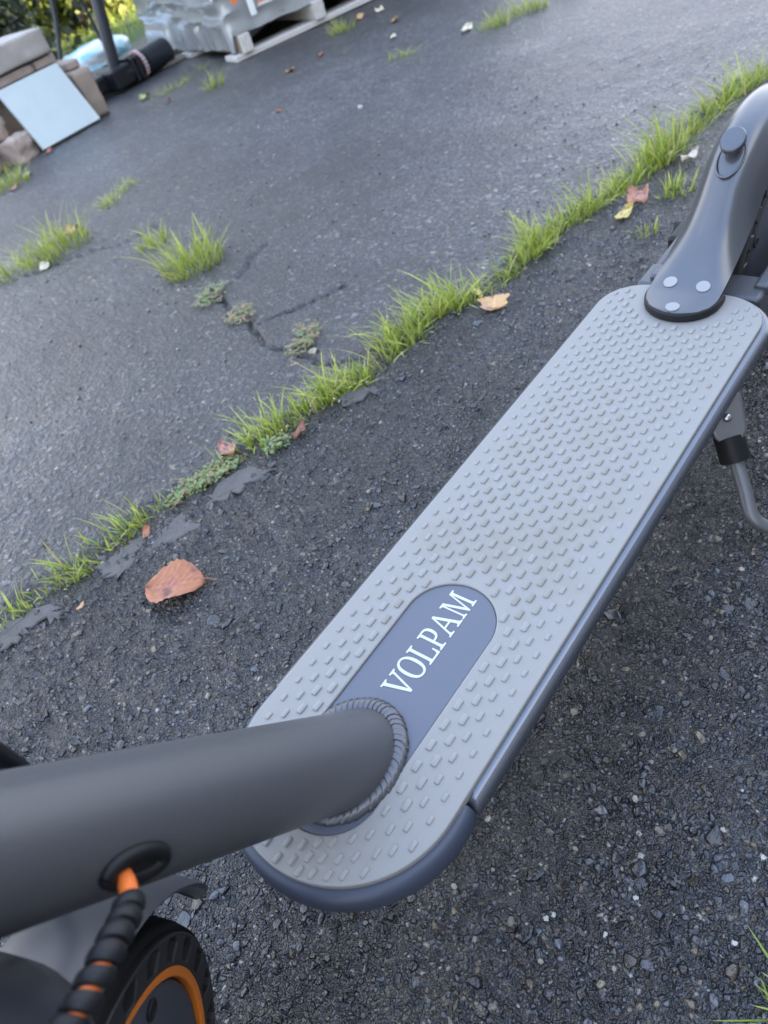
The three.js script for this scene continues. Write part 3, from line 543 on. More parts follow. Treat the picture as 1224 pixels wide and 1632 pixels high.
{
  // seam grass: density and height along the seam
  const prof = [[-0.03, 0.5, 0.02], [0.03, 0.9, 0.03], [0.075, 1.3, 0.036], [0.12, 0.9, 0.032], [0.15, 0.5, 0.025], [0.19, 0.25, 0.018], [0.23, 0.5, 0.022], [0.27, 1.0, 0.03], [0.31, 1.3, 0.034], [0.35, 1.0, 0.03], [0.385, 1.5, 0.036], [0.43, 1.6, 0.034], [0.455, 0.5, 0.024], [0.49, 2.0, 0.044], [0.54, 2.3, 0.05], [0.6, 2.2, 0.046], [0.64, 1.4, 0.034], [0.68, 0.7, 0.026], [0.73, 1.5, 0.04], [0.77, 1.6, 0.044], [0.805, 0.8, 0.028], [0.86, 2.0, 0.046], [0.9, 1.4, 0.036], [0.96, 2.4, 0.055], [1.04, 2.6, 0.065], [1.1, 1.2, 0.04], [1.16, 2.0, 0.05], [1.24, 2.0, 0.055], [1.34, 2.0, 0.05]];
  const R = rng(404), l = [];
  for (let x = -0.08; x < 1.4; x += 0.0008) {
    let d = 0.5, h = 0.025; for (let i = 1; i < prof.length; i++) if (x <= prof[i][0] && x >= prof[i - 1][0]) { const t = (x - prof[i - 1][0]) / (prof[i][0] - prof[i - 1][0]); d = lerp(prof[i - 1][1], prof[i][1], t); h = lerp(prof[i - 1][2], prof[i][2], t); }
    const cl = vnoise(x * 38, 3.3), n = d * lerp(1.7, 1.1, smooth(0.75, 1.0, x)) * (0.4 + 1.8 * cl * cl); let c = Math.floor(n) + (R() < n % 1 ? 1 : 0);
    while (c-- > 0) { const off = (R() + R() + R() - 1.5) * 0.016 * (0.7 + d * 0.35) - 0.005; const tone = R(); l.push([x + (R() - 0.5) * 0.01, seamZ(x) + off, h * lerp(1, 0.85, smooth(0.7, 0.95, x)) * (0.38 + 1.0 * Math.pow(R(), 2.6)) * (0.75 + 0.5 * cl), (R() - 0.5) * 1.3 - 0.1, (R() - 0.5) * 1.5 + off * 22, 0.0014 + R() * 0.0016, tone * 1.03]); }
  }
  const g = mesh('seam_grass', blades(l, 8), grassMat); tag(g, 'bright green grass growing along the long diagonal seam in the asphalt', 'grass'); g.userData.kind = 'stuff';
  const T1 = (x, z, n, r, h0, h1, seed, label, group) => tag(mesh('grass_tuft', blades(tuft(x, z, n, r, h0, h1, seed), seed), grassMat), label, 'grass tuft', group);
  T1(0.625, -0.92, 300, 0.058, 0.02, 0.085, 21, 'round pale green grass tuft just above the low creeping weeds');
  T1(0.68, -1.11, 90, 0.035, 0.015, 0.06, 22, 'small grass tuft left of the round pale green tuft');
  T1(0.625, -1.4, 330, 0.08, 0.02, 0.09, 23, 'wide tall grass tuft at the left edge behind a cream leaf');
  T1(0.53, -1.43, 110, 0.05, 0.015, 0.05, 24, 'low grass tuft cut by the left edge of the picture');
  T1(0.93, -2.13, 160, 0.06, 0.02, 0.07, 25, 'dull grass clump on the driveway in front of the stone blocks');
  T1(1.6, -1.92, 70, 0.035, 0.02, 0.07, 26, 'small lone tuft in front of the black roller');
  T1(1.83, -1.02, 120, 0.05, 0.02, 0.06, 27, 'grass tuft near the top edge beside a tan leaf');
  T1(1.92, -0.975, 130, 0.05, 0.02, 0.06, 28, 'grass tuft at the top edge, right of the tan leaf');
  T1(2.06, -0.93, 120, 0.05, 0.02, 0.05, 33, 'rightmost grass tuft along the top edge of the picture');
  T1(2.02, -1.72, 90, 0.045, 0.02, 0.06, 29, 'small grass tuft in front of the pallet opening');
  T1(0.8, -0.178, 40, 0.018, 0.008, 0.025, 30, 'tiny grass sprig below the curled brown leaf');
  T1(0.905, -0.182, 70, 0.022, 0.012, 0.035, 34, 'small grass sprig close beside the rear fender');
  tag(mesh('grass_tuft', blades([...tuft(0.045, 0.222, 34, 0.016, 0.016, 0.034, 35, 1.4), ...tuft(0.05, 0.226, 22, 0.014, 0.016, 0.03, 36, 1.6)].map(b => { b[5] *= 0.75; return b; }), 35), grassMat), 'grass tuft cut by the bottom right corner of the picture', 'grass tuft');
  const flatStrip = (pts, n, seed, label) => { const R = rng(seed), q = []; for (let i = 0; i < n; i++) { const t = R() * (pts.length - 1), k = Math.min(pts.length - 2, t | 0), f = t - k; q.push([lerp(pts[k][0], pts[k + 1][0], f) + (R() - 0.5) * 0.04, lerp(pts[k][1], pts[k + 1][1], f) + (R() - 0.5) * 0.04, 0.012 + R() * 0.025, (R() - 0.5) * 2.4, (R() - 0.5) * 2.4, 0.002, 0.2 + R() * 0.75]); } tag(mesh('grass_tuft', blades(q, seed), grassMat), label, 'grass tuft'); };
  flatStrip([[0.8, -1.45], [0.86, -1.5], [0.95, -1.52]], 130, 41, 'thin low grass streak behind the wide tall tuft');
  flatStrip([[1.56, -2.2], [1.65, -2.18], [1.85, -2.25]], 110, 42, 'thin grass line in front of the black roller');
  flatStrip([[1.62, -1.23], [1.67, -1.18]], 40, 43, 'faint thin grass patch in the middle of the driveway');
  // creeping weeds
  const weedMat = new THREE.MeshPhysicalMaterial({ vertexColors: true, roughness: 0.75, side: THREE.DoubleSide, transmission: 0.25, thickness: 0 });
  const weed = (spots, n, rad, seed, label, red = 0.2) => {
    const R = rng(seed), pos = [], col = [], idx = [];
    for (let i = 0; i < n; i++) {
      const s = spots[Math.floor(R() * spots.length)], a = R() * 6.283, r = Math.sqrt(R()) * rad, x = s[0] + Math.cos(a) * r, z = s[1] + Math.sin(a) * r, y = groundY(x, z) + 0.001 + R() * 0.008, l = 0.0018 + R() * 0.0026, w = l * 0.42, d = R() * 6.283, ti = (R() - 0.3) * 0.9;
      const dx = Math.cos(d), dz = Math.sin(d), b = pos.length / 3; const c = R() < red ? [0.3, 0.17, 0.1] : [0.14 + R() * 0.1, 0.2 + R() * 0.08, 0.07 + R() * 0.04];
      const q = [[0, 0], [0.35, 1], [0.7, 0.85], [1, 0], [0.7, -0.85], [0.35, -1]];
      for (const [u, v] of q) { pos.push(x + dx * u * 2 * l - dz * v * w, y + u * l * ti + Math.abs(v) * 0.0008, z + dz * u * 2 * l + dx * v * w); col.push(...c); }
      idx.push(b, b + 1, b + 5, b + 1, b + 2, b + 4, b + 1, b + 4, b + 5, b + 2, b + 3, b + 4);
    }
    const g = new THREE.BufferGeometry(); g.setAttribute('position', new THREE.Float32BufferAttribute(pos, 3)); g.setAttribute('color', new THREE.Float32BufferAttribute(col, 3)); g.setIndex(idx); g.computeVertexNormals();
    tag(mesh('creeping_weed', g, weedMat), label, 'weed');
  };
  weed([[0.545, -0.785], [0.56, -0.79], [0.53, -0.775]], 300, 0.022, 51, 'creeping weed in the crack, topmost of three below the round tuft', 0.15);
  weed([[0.512, -0.68], [0.497, -0.665]], 300, 0.022, 52, 'creeping weed with reddish leaves in the crack, middle one of three', 0.45);
  weed([[0.455, -0.5], [0.475, -0.505], [0.495, -0.52]], 280, 0.017, 53, 'creeping weed in the crack nearest the seam grass', 0.3);
  weed([[0.185, -0.447], [0.2, -0.442], [0.215, -0.437], [0.23, -0.43], [0.245, -0.428]], 620, 0.015, 54, 'dense creeping weed filling the seam beside the dark asphalt flakes', 0.12);
  weed([[0.287, -0.387], [0.295, -0.383]], 110, 0.01, 55, 'small pale weed sprig below the seam grass near a brown leaf', 0.0);
}

// ------------------------------------------------------------------ fallen leaves and chips of stone
{
  const kinds = { orange: [0.37, 0.145, 0.07], tan: [0.55, 0.33, 0.15], yellow: [0.58, 0.47, 0.14], brown: [0.24, 0.1, 0.05], pink: [0.42, 0.2, 0.13], cream: [0.66, 0.6, 0.42], lime: [0.42, 0.5, 0.15] };
  const mats = {};
  for (const k in kinds) { mats[k] = new THREE.MeshPhysicalMaterial({ vertexColors: true, roughness: 0.6, side: THREE.DoubleSide, transmission: 0.15, thickness: 0 }); }
  const leaf = (x, z, L, ratio, turn, kind, curl, label, seed, lobes = 0) => {
    const R = rng(seed), n = 28, m = 18, pos = [], col = [], idx = [], c0 = kinds[kind], ph = R() * 6;
    for (let i = 0; i <= n; i++) for (let j = 0; j <= m; j++) {
      const t = i / n, q = j / m * 2 - 1; let w = Math.pow(Math.sin(Math.PI * Math.pow(t, 0.85)), 0.62) * ratio / 2; w *= 1 + lobes * Math.sin(t * 19 + ph) + 0.035 * Math.sin(t * 47 + ph + q);
      const u = (t - 0.5), v = q * w, vein = Math.abs(((t - Math.abs(q) * 0.28) * 9) % 1 - 0.5), mid = Math.exp(-(q * q) / 0.004);
      let y = curl * (0.75 * v * v + 0.6 * u * u * u * Math.sin(ph) + 0.28 * Math.pow(Math.abs(q), 3) * Math.sin(t * 6 + ph) * 0.5) + (fbm(t * 5 + seed, q * 3 + 5, 3) - 0.45) * 0.12 * curl + vein * 0.028 - mid * 0.02;
      pos.push(u * L, y * L, v * L);
      const blot = smooth(0.5, 0.68, fbm(t * 4 + seed * 3.1, q * 3 + seed, 4)), sp = fbm(t * 24 + 3, q * 18 + seed, 2) - 0.4, e = 1 - 0.6 * blot + sp * 0.5 + (vein - 0.25) * 0.25 + mid * 0.35;
      col.push(c0[0] * e, c0[1] * e * (1 - blot * 0.1), c0[2] * e * (1 + blot * 0.6));
      if (i < n && j < m) { const a = i * (m + 1) + j; idx.push(a, a + 1, a + m + 1, a + 1, a + m + 2, a + m + 1); }
    }
    const g = new THREE.BufferGeometry(); g.setAttribute('position', new THREE.Float32BufferAttribute(pos, 3)); g.setAttribute('color', new THREE.Float32BufferAttribute(col, 3)); g.setIndex(idx); g.computeVertexNormals(); g.computeBoundingBox();
    const t = thing('fallen_leaf', label, 'leaf', V(x, Math.max(groundY(x, z), groundY(x + L * 0.2, z), groundY(x - L * 0.2, z)) + 0.0015 - g.boundingBox.min.y * 0.7, z)); t.rotation.y = turn;
    mesh('blade', g, mats[kind], t);
    const st = sweep([V(L * 0.47, 0.0, 0), V(L * 0.57, 0.001 * L, 0.01 * L), V(L * 0.72, -0.03 * L, 0.05 * L)], L * 0.011, 6, { n: 8 }); mesh('stem', st, M.stem = M.stem || std(0.2, 0.1, 0.06, 0.7), t);
  };
  leaf(0.09, -0.339, 0.061, 0.84, -0.95, 'orange', 0.48, 'large cupped orange-brown leaf lying alone on the coarse asphalt left of the scooter', 2);
  leaf(0.606, -0.289, 0.038, 0.95, 0.5, 'tan', 0.5, 'flat tan lobed leaf right below the seam grass', 5, 0.16);
  leaf(0.633, -0.335, 0.05, 0.2, 0.9, 'yellow', 0.4, 'narrow yellow leaf caught in the seam grass above the flat tan leaf', 7);
  leaf(0.317, -0.373, 0.032, 0.4, 0.5, 'brown', 0.9, 'slim brown leaf at the lower edge of the seam grass', 8);
  leaf(0.262, -0.443, 0.034, 0.6, 1.3, 'pink', 0.9, 'pinkish brown leaf standing in the seam grass', 9);
  leaf(0.128, -0.437, 0.02, 0.45, 0.7, 'orange', 0.9, 'little rust-brown leaf in the seam near the creeping weeds', 10);
  leaf(0.027, -0.425, 0.011, 0.5, 0.2, 'tan', 0.6, 'tiny tan leaf scrap by the seam at far left', 12);
  leaf(0.883, -0.225, 0.038, 0.75, 0.2, 'pink', 1.5, 'curled reddish brown leaf beside the seam grass near the rear fender', 13);
  leaf(0.839, -0.225, 0.036, 0.5, -0.2, 'yellow', 0.9, 'pale yellow leaf just below the curled reddish brown leaf', 14);
  leaf(1.0, -0.2, 0.034, 0.45, -0.3, 'cream', 1.0, 'cream leaf between the tall grass and the rear fender', 15);
  leaf(0.567, -1.349, 0.045, 0.5, 0.6, 'cream', 0.7, 'cream leaf in front of the wide tall grass tuft', 16);
  leaf(0.702, -1.438, 0.04, 0.7, 0.3, 'tan', 1.2, 'small orange-tan leaf on the right side of the wide tall grass tuft', 17);
  leaf(1.337, -1.376, 0.03, 0.5, 0.3, 'brown', 0.8, 'tiny dark brown leaf alone on the middle driveway', 18);
  leaf(1.676, -1.647, 0.045, 0.45, 0.3, 'tan', 0.6, 'tan leaf alone on the driveway in front of the pallet', 19);
  leaf(1.581, -2.279, 0.055, 0.55, 0.4, 'lime', 0.9, 'yellow-green leaf in front of the black roller', 20);
  leaf(0.907, -2.067, 0.04, 0.4, 0.0, 'pink', 0.6, 'pinkish leaf at the left edge in front of the dull grass clump', 21);
  leaf(0.994, -2.134, 0.035, 0.6, 0.4, 'cream', 0.6, 'pale leaf lying in the dull grass clump', 22);
  leaf(2.031, -1.506, 0.05, 0.5, 0.4, 'tan', 0.8, 'orange-tan leaf near the top edge right of the pallet', 23);
  leaf(1.843, -1.373, 0.035, 0.5, 0.4, 'cream', 0.5, 'small cream leaf below the orange-tan leaf near the top edge', 24);
  leaf(2.2, -1.699, 0.045, 0.6, 0.9, 'cream', 0.9, 'cream leaf at the top edge beside the pallet corner', 25);
  leaf(2.144, -1.739, 0.055, 0.5, 0.2, 'tan', 0.7, 'pale tan leaf close to the pallet bottom board', 26);
  leaf(1.815, -1.099, 0.05, 0.6, 0.2, 'cream', 0.7, 'yellowish cream leaf at the foot of the tuft near the top edge', 27);
  leaf(1.15, -2.255, 0.035, 0.6, 0.2, 'orange', 1.0, 'rusty leaf at the bottom corner of the leaning tile', 28);
  leaf(1.79, -1.62, 0.03, 0.6, 0.6, 'orange', 0.8, 'small orange leaf between the lone tan leaf and the pallet', 29);
  leaf(1.51, -2.06, 0.03, 0.5, 0.6, 'brown', 0.8, 'dark little leaf at the foot of the stone block', 30);
  const chip = (x, z, r, c, label, seed) => { const g = new THREE.IcosahedronGeometry(r, 1), P = g.attributes.position, R = rng(seed), o = {}; for (let i = 0; i < P.count; i++) { const k = [P.getX(i), P.getY(i), P.getZ(i)].map(v => Math.round(v * 1e6)).join(); o[k] = o[k] || 0.5 + R() * 0.8; P.setXYZ(i, P.getX(i) * o[k], P.getY(i) * o[k] * 0.65, P.getZ(i) * o[k]); } g.computeVertexNormals(); const m = mesh('pebble', g, std(...c, 0.7)); m.position.set(x, groundY(x, z) + r * 0.35, z); m.rotation.y = seed; tag(m, label, 'pebble'); };
  chip(0.428, -0.362, 0.0048, [0.42, 0.35, 0.3], 'pale pinkish pebble in the gap of the seam grass', 1);
  chip(0.456, -0.474, 0.006, [0.3, 0.28, 0.2], 'greenish grey pebble at the end of the cracked weeds', 2);
  chip(0.018, 0.097, 0.0017, [0.38, 0.38, 0.36], 'white chip on the dark asphalt below the deck, leftmost of a close pair', 3);
  chip(0.022, 0.1, 0.0014, [0.38, 0.38, 0.36], 'white chip on the dark asphalt below the deck, rightmost of a close pair', 4);
  chip(0.054, 0.135, 0.0016, [0.38, 0.38, 0.36], 'white curved chip on the asphalt right of the close pair', 5);
  chip(0.028, 0.129, 0.0015, [0.38, 0.38, 0.36], 'white chip on the asphalt below the close pair', 6);
  chip(0.059, 0.187, 0.0016, [0.38, 0.38, 0.36], 'white chip on the asphalt above the corner grass tuft', 7);
  chip(1.312, -1.077, 0.007, [0.36, 0.37, 0.38], 'whitish flat chip on the far driveway above the seam', 8);
  // loose grit over both surfaces
  const R = rng(900), gg = new THREE.IcosahedronGeometry(1, 0), gm = new THREE.MeshStandardMaterial({ roughness: 0.7 }), NG = 2600, im = new THREE.InstancedMesh(gg, gm, NG), c = new THREE.Color(), q = new THREE.Quaternion();
  for (let i = 0; i < NG; i++) { const x = -0.25 + R() * 1.7, z = -1.5 + R() * 1.75, s = (0.0006 + Math.pow(R(), 3) * 0.0022) * (z < seamZ(x) ? 1.0 : 1), t = R(); q.setFromEuler(new THREE.Euler(R() * 6, R() * 6, R() * 6)); im.setMatrixAt(i, new THREE.Matrix4().compose(V(x, groundY(x, z) + s * 0.4, z), q, V(s, s * 0.8, s * 1.2))); const b = 0.07 + 0.26 * t * t; c.setRGB(b, b * 0.93, b * 0.8); im.setColorAt(i, c); }
  im.name = 'grit'; im.castShadow = im.receiveShadow = true; im.userData.kind = 'stuff'; tag(im, 'loose light grit scattered over the asphalt', 'grit'); scene.add(im);
}

// ------------------------------------------------------------------ stone blocks, tile, pole, sack, pallet
function roughBox(w, h, d, amp, seed, r = 0.008, seg = 10) {
  const g0 = new THREE.BoxGeometry(w, h, d, seg, seg, seg); const g = mergeVertices((g0.deleteAttribute('uv'), g0.deleteAttribute('normal'), g0)), P = g.attributes.position;
  for (let i = 0; i < P.count; i++) { let x = P.getX(i), y = P.getY(i), z = P.getZ(i); const cl = (v, s) => Math.max(-s / 2 + r, Math.min(s / 2 - r, v)); const cx = cl(x, w), cy = cl(y, h), cz = cl(z, d), n = V(x - cx, y - cy, z - cz); if (n.length() > 0) n.normalize().multiplyScalar(r); const k = (fbm(x * 40 + seed * 7, y * 40 + z * 33, 4) - 0.45) * amp; const o = V(cx, cy, cz).add(n).addScaledVector(n.clone().normalize(), k); P.setXYZ(i, o.x, o.y, o.z); }
  g.computeVertexNormals(); return g;
}
{
  const tex = (r, g, b, amp, sc, seed) => { const N = 256; return dataTex(N, N, d => { for (let y = 0; y < N; y++) for (let x = 0; x < N; x++) { const n = 1 + (fbm(x / N * sc, y / N * sc + seed, 5) - 0.47) * amp + (hash2(x, y + seed * 51) - 0.5) * 0.18, k = (y * N + x) * 4; d[k] = toS(r * n); d[k + 1] = toS(g * n); d[k + 2] = toS(b * n); d[k + 3] = 255; } }, true); };
  const stone = (r, g, b, seed) => std(1, 1, 1, 0.9, 0, { map: tex(r, g, b, 0.5, 8, seed) });
  const mA = stone(0.36, 0.335, 0.31, 1), mB = stone(0.33, 0.27, 0.235, 2), mC = stone(0.29, 0.235, 0.19, 3);
  const block = (w, h, d, x, y, z, ry, m, amp, seed, label, name = 'stone_block', rx = 0, rz = 0) => { const g = roughBox(w, h, d, amp, seed); const P = g.attributes.position, U = new Float32Array(P.count * 2); for (let i = 0; i < P.count; i++) { U[i * 2] = (P.getX(i) + P.getZ(i)) * 3; U[i * 2 + 1] = (P.getY(i) + P.getZ(i) * 0.5) * 3; } g.setAttribute('uv', new THREE.BufferAttribute(U, 2)); const o = mesh(name, g, m); o.position.set(x, y, z); o.rotation.set(rx, ry, rz); tag(o, label, name === 'field_stone' ? 'stone' : 'stone block', name === 'field_stone' ? 'rough stones left of the tile' : 'stacked stone blocks'); return o; };
  block(0.42, 0.076, 0.24, 1.227, 0.2485, -2.57, 0, mA, 0.006, 1, 'long pale grey block lying on top of the stone stack');
  block(0.2, 0.031, 0.22, 1.256, 0.1945, -2.57, 0.01, mB, 0.004, 2, 'brownish block under the long pale block, left of the joint');
  block(0.086, 0.031, 0.2, 1.404, 0.1945, -2.56, -0.03, mB, 0.004, 3, 'short brownish block under the long pale block, right of the joint');
  block(0.42, 0.178, 0.16, 1.165, 0.089, -2.6, 0, mC, 0.006, 4, 'big lower block hidden mostly behind the leaning tile');
  block(0.066, 0.15, 0.3, 1.452, 0.074, -2.49, -0.1, mC, 0.006, 5, 'brown block standing on edge to the right of the leaning tile');
  block(0.05, 0.028, 0.26, 1.456, 0.163, -2.51, -0.1, mB, 0.005, 6, 'narrow block lying on the brown block right of the tile');
  block(0.1, 0.075, 0.1, 1.11, 0.035, -2.36, 0.4, mB, 0.02, 11, 'lowest rough stone beside the lower left edge of the tile', 'field_stone');
  block(0.09, 0.06, 0.1, 1.075, 0.1, -2.4, 0.9, mC, 0.02, 12, 'rough stone in the middle of the heap left of the tile', 'field_stone');
  block(0.1, 0.055, 0.1, 1.1, 0.152, -2.45, 0.2, mB, 0.02, 13, 'topmost rough stone of the heap left of the tile', 'field_stone');
  block(0.14, 0.09, 0.12, 0.99, 0.045, -2.4, 0.7, mC, 0.02, 14, 'rough stone at the left edge of the picture below the blocks', 'field_stone');
  // leaning pale tile
  const tg = new RoundedBoxGeometry(0.236, 0.2, 0.012, 2, 0.0018); tg.translate(0.118, 0.1, -0.006);
  const tm = std(1, 1, 1, 0.5, 0, { map: tex(0.4, 0.47, 0.485, 0.12, 5, 7) }); const tile = mesh('stone_tile', tg, tm);
  tile.position.set(1.156, 0.012, -2.288); tile.rotation.set(-28 * Math.PI / 180, 0, 0.0); tag(tile, 'square pale blue-grey tile leaning against the stone blocks', 'tile');
  // black pole in a base with roller
  const pole = thing('pole_base', 'black steel pole rising from a black base with a roller and a pink-white band', 'pole', V(1.7, 0, -2.58));
  const bm = std(0.018, 0.021, 0.028, 0.45), bm2 = std(0.012, 0.013, 0.016, 0.5);
  mesh('pole', sweep([V(0.0, 0.02, 0), V(0.068, 0.285, 0), V(0.3, 1.2, 0)], 0.022, 20, { n: 12 }), bm, pole);
  mesh('base_housing', merge([XF(new RoundedBoxGeometry(0.26, 0.06, 0.16, 3, 0.015), T(-0.06, 0.045, -0.07, 0, 0.25, 0)), XF(new RoundedBoxGeometry(0.1, 0.07, 0.1, 3, 0.012), T(0.0, 0.045, 0.0, 0, 0.15, 0)), XF(new RoundedBoxGeometry(0.014, 0.08, 0.1, 2, 0.005), T(0.062, 0.047, 0.0, 0, 0.1, 0)), XF(new RoundedBoxGeometry(0.014, 0.08, 0.1, 2, 0.005), T(0.084, 0.047, 0.0, 0, 0.1, 0)), XF(new RoundedBoxGeometry(0.06, 0.012, 0.03, 2, 0.004), T(0.07, 0.085, 0.01, 0, 0.1, 0))]), bm2, pole);
  mesh('roller', merge([XF(new THREE.CylinderGeometry(0.045, 0.045, 0.13, 36), T(0.2, 0.047, -0.005, 0, 0.1, -Math.PI / 2)), XF(new THREE.CylinderGeometry(0.037, 0.037, 0.22, 28), T(0.13, 0.045, 0, 0, 0.1, -Math.PI / 2))]), bm, pole);
  const band = []; for (let i = 0; i <= 30; i++) { const a = i / 30 * 6.2832; band.push(V(0.118, 0.047 + Math.cos(a) * 0.043, Math.sin(a) * 0.043)); }
  const bandMesh = mesh('band', sweep(band, 0.0065, 8, { raw: true }), std(0.5, 0.2, 0.2, 0.6), pole);
  for (let i = 0; i < 11; i++) { const a = -0.4 + i * 0.26; mesh('stripe', XF(new RoundedBoxGeometry(0.0152, 0.0035, 0.0075, 1, 0.001), T(0.118, 0.047 + Math.cos(a) * 0.0482, Math.sin(a) * 0.0482, a)), M.stripe = M.stripe || std(0.6, 0.56, 0.57, 0.6), bandMesh); }
  mesh('brace', sweep([V(0.385, 0.03, -0.58), V(0.36, 0.25, -0.55), V(0.25, 1.1, -0.38)], 0.007, 10, { n: 8 }), bm, pole);
  mesh('brace', sweep([V(0.02, 0.06, -0.4), V(0.155, 0.31, -0.42), V(0.27, 0.9, -0.38)], 0.009, 10, { n: 8 }), bm, pole);
  // plastic sack
  const sg = new THREE.SphereGeometry(1, 48, 32), sp = sg.attributes.position, col = new Float32Array(sp.count * 3);
  for (let i = 0; i < sp.count; i++) { let x = sp.getX(i), y = sp.getY(i), z = sp.getZ(i); const k = 1 + (fbm(x * 3 + 5, y * 3 + z * 2, 4) - 0.45) * 0.35; const sq = v => Math.sign(v) * Math.pow(Math.abs(v), 0.75); sp.setXYZ(i, sq(x) * 0.2 * k, Math.max(-0.02, sq(y) * 0.06 * k), sq(z) * 0.1 * k); const b = fbm(x * 2.6 + 1, z * 2.6 + y * 2, 3); const c = b > 0.5 ? [0.25, 0.55, 0.68] : b > 0.42 ? [0.5, 0.66, 0.72] : [0.66, 0.68, 0.7]; col.set(c, i * 3); }
  sg.setAttribute('color', new THREE.BufferAttribute(col, 3)); sg.computeVertexNormals();
  const sack = mesh('plastic_sack', sg, new THREE.MeshPhysicalMaterial({ vertexColors: true, roughness: 0.35, clearcoat: 0.3 })); sack.position.set(2.03, 0.045, -3.2); sack.rotation.set(0, 0.15, 0); tag(sack, 'blue and white plastic sack lying behind the black pole', 'sack');

  // wrapped pallet: origin at its near corner
  const pal = thing('loaded_pallet', 'white pallet loaded with shrink-wrapped goods at the top of the driveway', 'pallet', V(1.84, 0, -2.047)); const ang = Math.atan2(-0.335, 0.942); pal.rotation.y = ang;
  // local x along the front (1.2 m), local -z along the side (1.02 m)
  const wood = std(1, 1, 1, 0.85, 0, { map: tex(0.5, 0.49, 0.46, 0.5, 6, 9) }), dark = std(0.2, 0.17, 0.14, 0.9);
  const wb = (w, h, d, x, y, z, m = wood, name = 'board') => mesh(name, XF(new RoundedBoxGeometry(w, h, d, 1, 0.002), T(x, y, z)), m, pal);
  for (const z of [-0.05, -0.5, -0.96]) wb(1.22, 0.016, 0.1, 0.6, 0.011, z);
  for (const x of [0.042, 0.34, 0.62, 0.92, 1.16]) wb(0.038, 0.054, 1.0, x, 0.0465, -0.5, x < 0.1 ? std(0.24, 0.19, 0.15, 0.9) : wood, 'stringer');
  for (const x of [0.042, 0.34, 0.62, 0.92, 1.16]) wb(0.04, 0.053, 0.012, x, 0.0465, 0.007, wood, 'stringer_end');
  for (let i = 0; i < 6; i++) wb(1.12, 0.014, 0.1, 0.6, 0.0812, -0.065 - i * 0.17, dark);
  // load: film-wrapped body with creases
  const load = (() => {
    const W = 1.18, D = 0.98, HH = 0.95, rings = [], nh = 60, per = 240;
    for (let i = 0; i <= nh; i++) { const y = 0.076 + i / nh * HH, r = [];
      for (let k = 0; k < per; k++) { const t = k / per * 2 * (W + D); let x, z, nx = 0, nz = 0; if (t < W) { x = t; z = 0; nz = 1; } else if (t < W + D) { x = W; z = -(t - W); nx = 1; } else if (t < 2 * W + D) { x = W - (t - W - D); z = -D; nz = -1; } else { x = 0; z = -D + (t - 2 * W - D); nx = -1; }
        const c = 0.03, cx = Math.max(c, Math.min(W - c, x)), cz = Math.min(-c, Math.max(-D + c, z)); const dx = x - cx, dz = z - cz, l = Math.hypot(dx, dz); if (l > c) { x = cx + dx / l * c; z = cz + dz / l * c; }
        const n = (fbm(t * 3 + 2, y * 40 + t * 1.5, 4) - 0.45) * 0.026 + (vnoise(t * 2.5, y * 80 + t * 6) - 0.5) * 0.02 + (vnoise(t * 9 + y * 40, y * 6 - t * 4) - 0.5) * 0.004 + (i < 2 ? (fbm(t * 14, 3, 3) - 0.4) * 0.03 : 0); r.push(V(x + 0.004 + nx * n, y + (i === 0 ? (fbm(t * 9 + 3, 8, 3) - 0.6) * 0.02 - 0.045 * smooth(0.3, 1, -nx) : 0), z - 0.01 + nz * n)); }
      rings.push(r); }
    return loft(rings.reverse(), { crease: 0.9 });
  })();
  const film = std(0.3, 0.32, 0.32, 0.22, 0, { clearcoat: 1, clearcoatRoughness: 0.12 }); mesh('wrapped_load', load, film, pal);
  // strap, labels
  mesh('strap', XF(new RoundedBoxGeometry(0.022, 0.98, 0.004, 1, 0.001), T(0.1, 0.6, 0.016)), std(0.75, 0.8, 0.8, 0.4), pal);
  const om = std(0.75, 0.2, 0.06, 0.55); for (const [x, y, w] of [[0.045, 0.175, 0.022], [0.15, 0.152, 0.045], [0.23, 0.168, 0.045]]) mesh('label', XF(new RoundedBoxGeometry(w, 0.03, 0.003, 1, 0.001), T(x, y, 0.019, 0, 0, 0.1)), om, pal);
  wb(0.3, 0.012, 0.08, -0.12, 0.008, -0.55, dark, 'plank');
}

// ------------------------------------------------------------------ bushes and shade-toned trees beyond, an added building to shade the driveway
function foliage(n, shape, size, seed, cols) {
  const R = rng(seed), pos = [], col = [], idx = [], nor = [];
  for (let i = 0; i < n; i++) {
    const p = shape(R); if (!p) continue; const s = size * (0.6 + R() * 0.8), a = V(R() - 0.5, R() - 0.5, R() - 0.5).normalize(), b = V(R() - 0.5, R() - 0.5, R() - 0.5).cross(a).normalize(), k = pos.length / 3, c = cols[Math.floor(R() * cols.length)];
    for (const [u, v] of [[0, 0], [0.5, 0.32], [1, 0], [0.5, -0.32]]) { const q = p.clone().addScaledVector(a, u * s).addScaledVector(b, v * s); pos.push(q.x, q.y, q.z); col.push(...c); }
    idx.push(k, k + 1, k + 2, k, k + 2, k + 3);
  }
  const g = new THREE.BufferGeometry(); g.setAttribute('position', new THREE.Float32BufferAttribute(pos, 3)); g.setAttribute('color', new THREE.Float32BufferAttribute(col, 3)); g.setIndex(idx); g.computeVertexNormals(); return g;
}
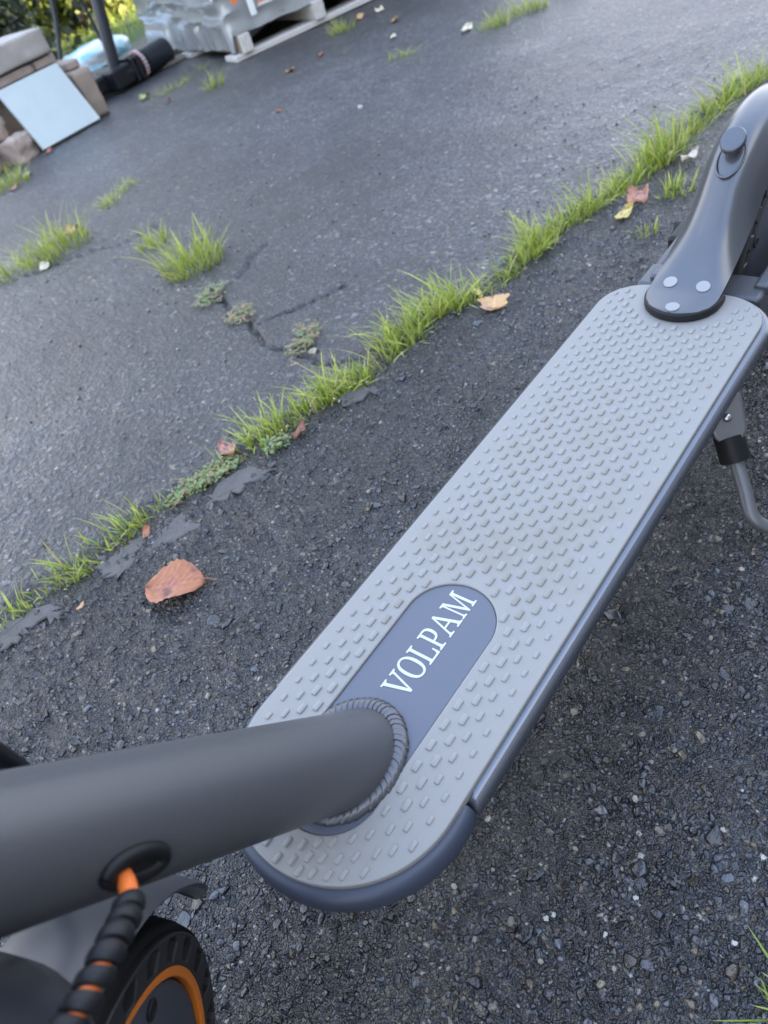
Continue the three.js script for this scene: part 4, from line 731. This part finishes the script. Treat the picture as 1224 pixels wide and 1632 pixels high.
{
  const lm = new THREE.MeshPhysicalMaterial({ vertexColors: true, roughness: 0.6, side: THREE.DoubleSide, transmission: 0.4, thickness: 0 }), bark = std(0.05, 0.04, 0.03, 0.9);
  const bush = (name, x, z, rx, ry, rz, n, size, seed, cols, label, cat) => {
    const t = thing(name, label, cat, V(x, 0, z)); const cl = [], R = rng(seed + 1); for (let i = 0; i < 26; i++) { const a = R() * 6.283, q = Math.sqrt(R()); cl.push([Math.cos(a) * q * rx, ry * (0.1 + 0.85 * R()), Math.sin(a) * q * rz, 0.1 + R() * 0.16]); }
    mesh('crown', foliage(n, R => { const c = cl[Math.floor(R() * cl.length)], d = V(R() - 0.5, R() - 0.5, R() - 0.5).normalize().multiplyScalar(Math.pow(R(), 0.4) * c[3] * ry * 1.6); return V(c[0] + d.x, Math.max(0.02, c[1] + d.y), c[2] + d.z); }, size, seed, cols), lm, t);
    mesh('trunk', merge(cl.slice(0, 7).map(c => sweep([V(c[0] * 0.1, 0, c[2] * 0.1), V(c[0] * 0.5, c[1] * 0.5, c[2] * 0.4), V(c[0], c[1], c[2])], q => 0.014 * (1 - 0.7 * q), 7, { n: 6 }))), bark, t);
  };
  const bright = [[0.28, 0.34, 0.04], [0.36, 0.4, 0.07], [0.14, 0.21, 0.03], [0.42, 0.42, 0.12]], shadeToned = [[0.02, 0.035, 0.012], [0.03, 0.05, 0.015], [0.015, 0.025, 0.01]];  // second palette has shade painted into the leaf colour
  bush('leafy_bush', 2.95, -4.6, 0.5, 0.6, 0.45, 9000, 0.05, 61, bright, 'sunlit yellow-green bush behind the black pole', 'bush');
  bush('leafy_bush', 3.5, -5.2, 0.7, 0.75, 0.5, 7000, 0.06, 62, bright, 'sunlit yellow-green bush at the edge of the wrapped pallet', 'bush');
  bush('shade_toned_tree', 1.96, -4.15, 0.26, 1.2, 0.3, 7000, 0.05, 63, shadeToned, 'foliage with shade painted into its dark leaves above the stone blocks in the top left corner', 'tree');
  bush('shade_toned_tree', 4.5, -9.5, 2.6, 2.6, 1.0, 9000, 0.16, 64, shadeToned, 'dark trees far behind the sunlit bushes', 'tree');
  // grass of the lawn
  const R = rng(70), l = []; for (let i = 0; i < 5200; i++) { const x = 1.4 + R() * 3.4, z = lawnEdge(x) - R() * 2.4; l.push([x, z, 0.03 + R() * 0.05, (R() - 0.5) * 1.2, (R() - 0.5) * 1.2, 0.006, R() * 0.8]); }
  const lg = mesh('lawn_grass', blades(l, 71), grassMat); tag(lg, 'mown grass of the lawn behind the pallet', 'grass'); lg.userData.kind = 'stuff';
  // added building, unseen on the sun side: blocks the sun to shade the driveway
  const h = thing('added_shade_house', 'added unseen grey building that blocks the sun over the driveway', 'added_shade_house', V(0, 0, 5.2));
  mesh('blocker_wall', XF(new THREE.BoxGeometry(16, 5, 6), T(1.5, 2.5, 3)), std(0.3, 0.3, 0.3, 0.8), h);
  const rs = new THREE.Shape(); rs.moveTo(-0.4, 4.9); rs.lineTo(3, 6.75); rs.lineTo(6.4, 4.9); rs.lineTo(-0.4, 4.9); const rg = extrude(rs, 16.6); rg.rotateY(-Math.PI / 2); rg.translate(9.8, 0.12, 0); mesh('blocker_roof', rg, std(0.08, 0.075, 0.07, 0.9), h);
}

renderer.render(scene, camera);
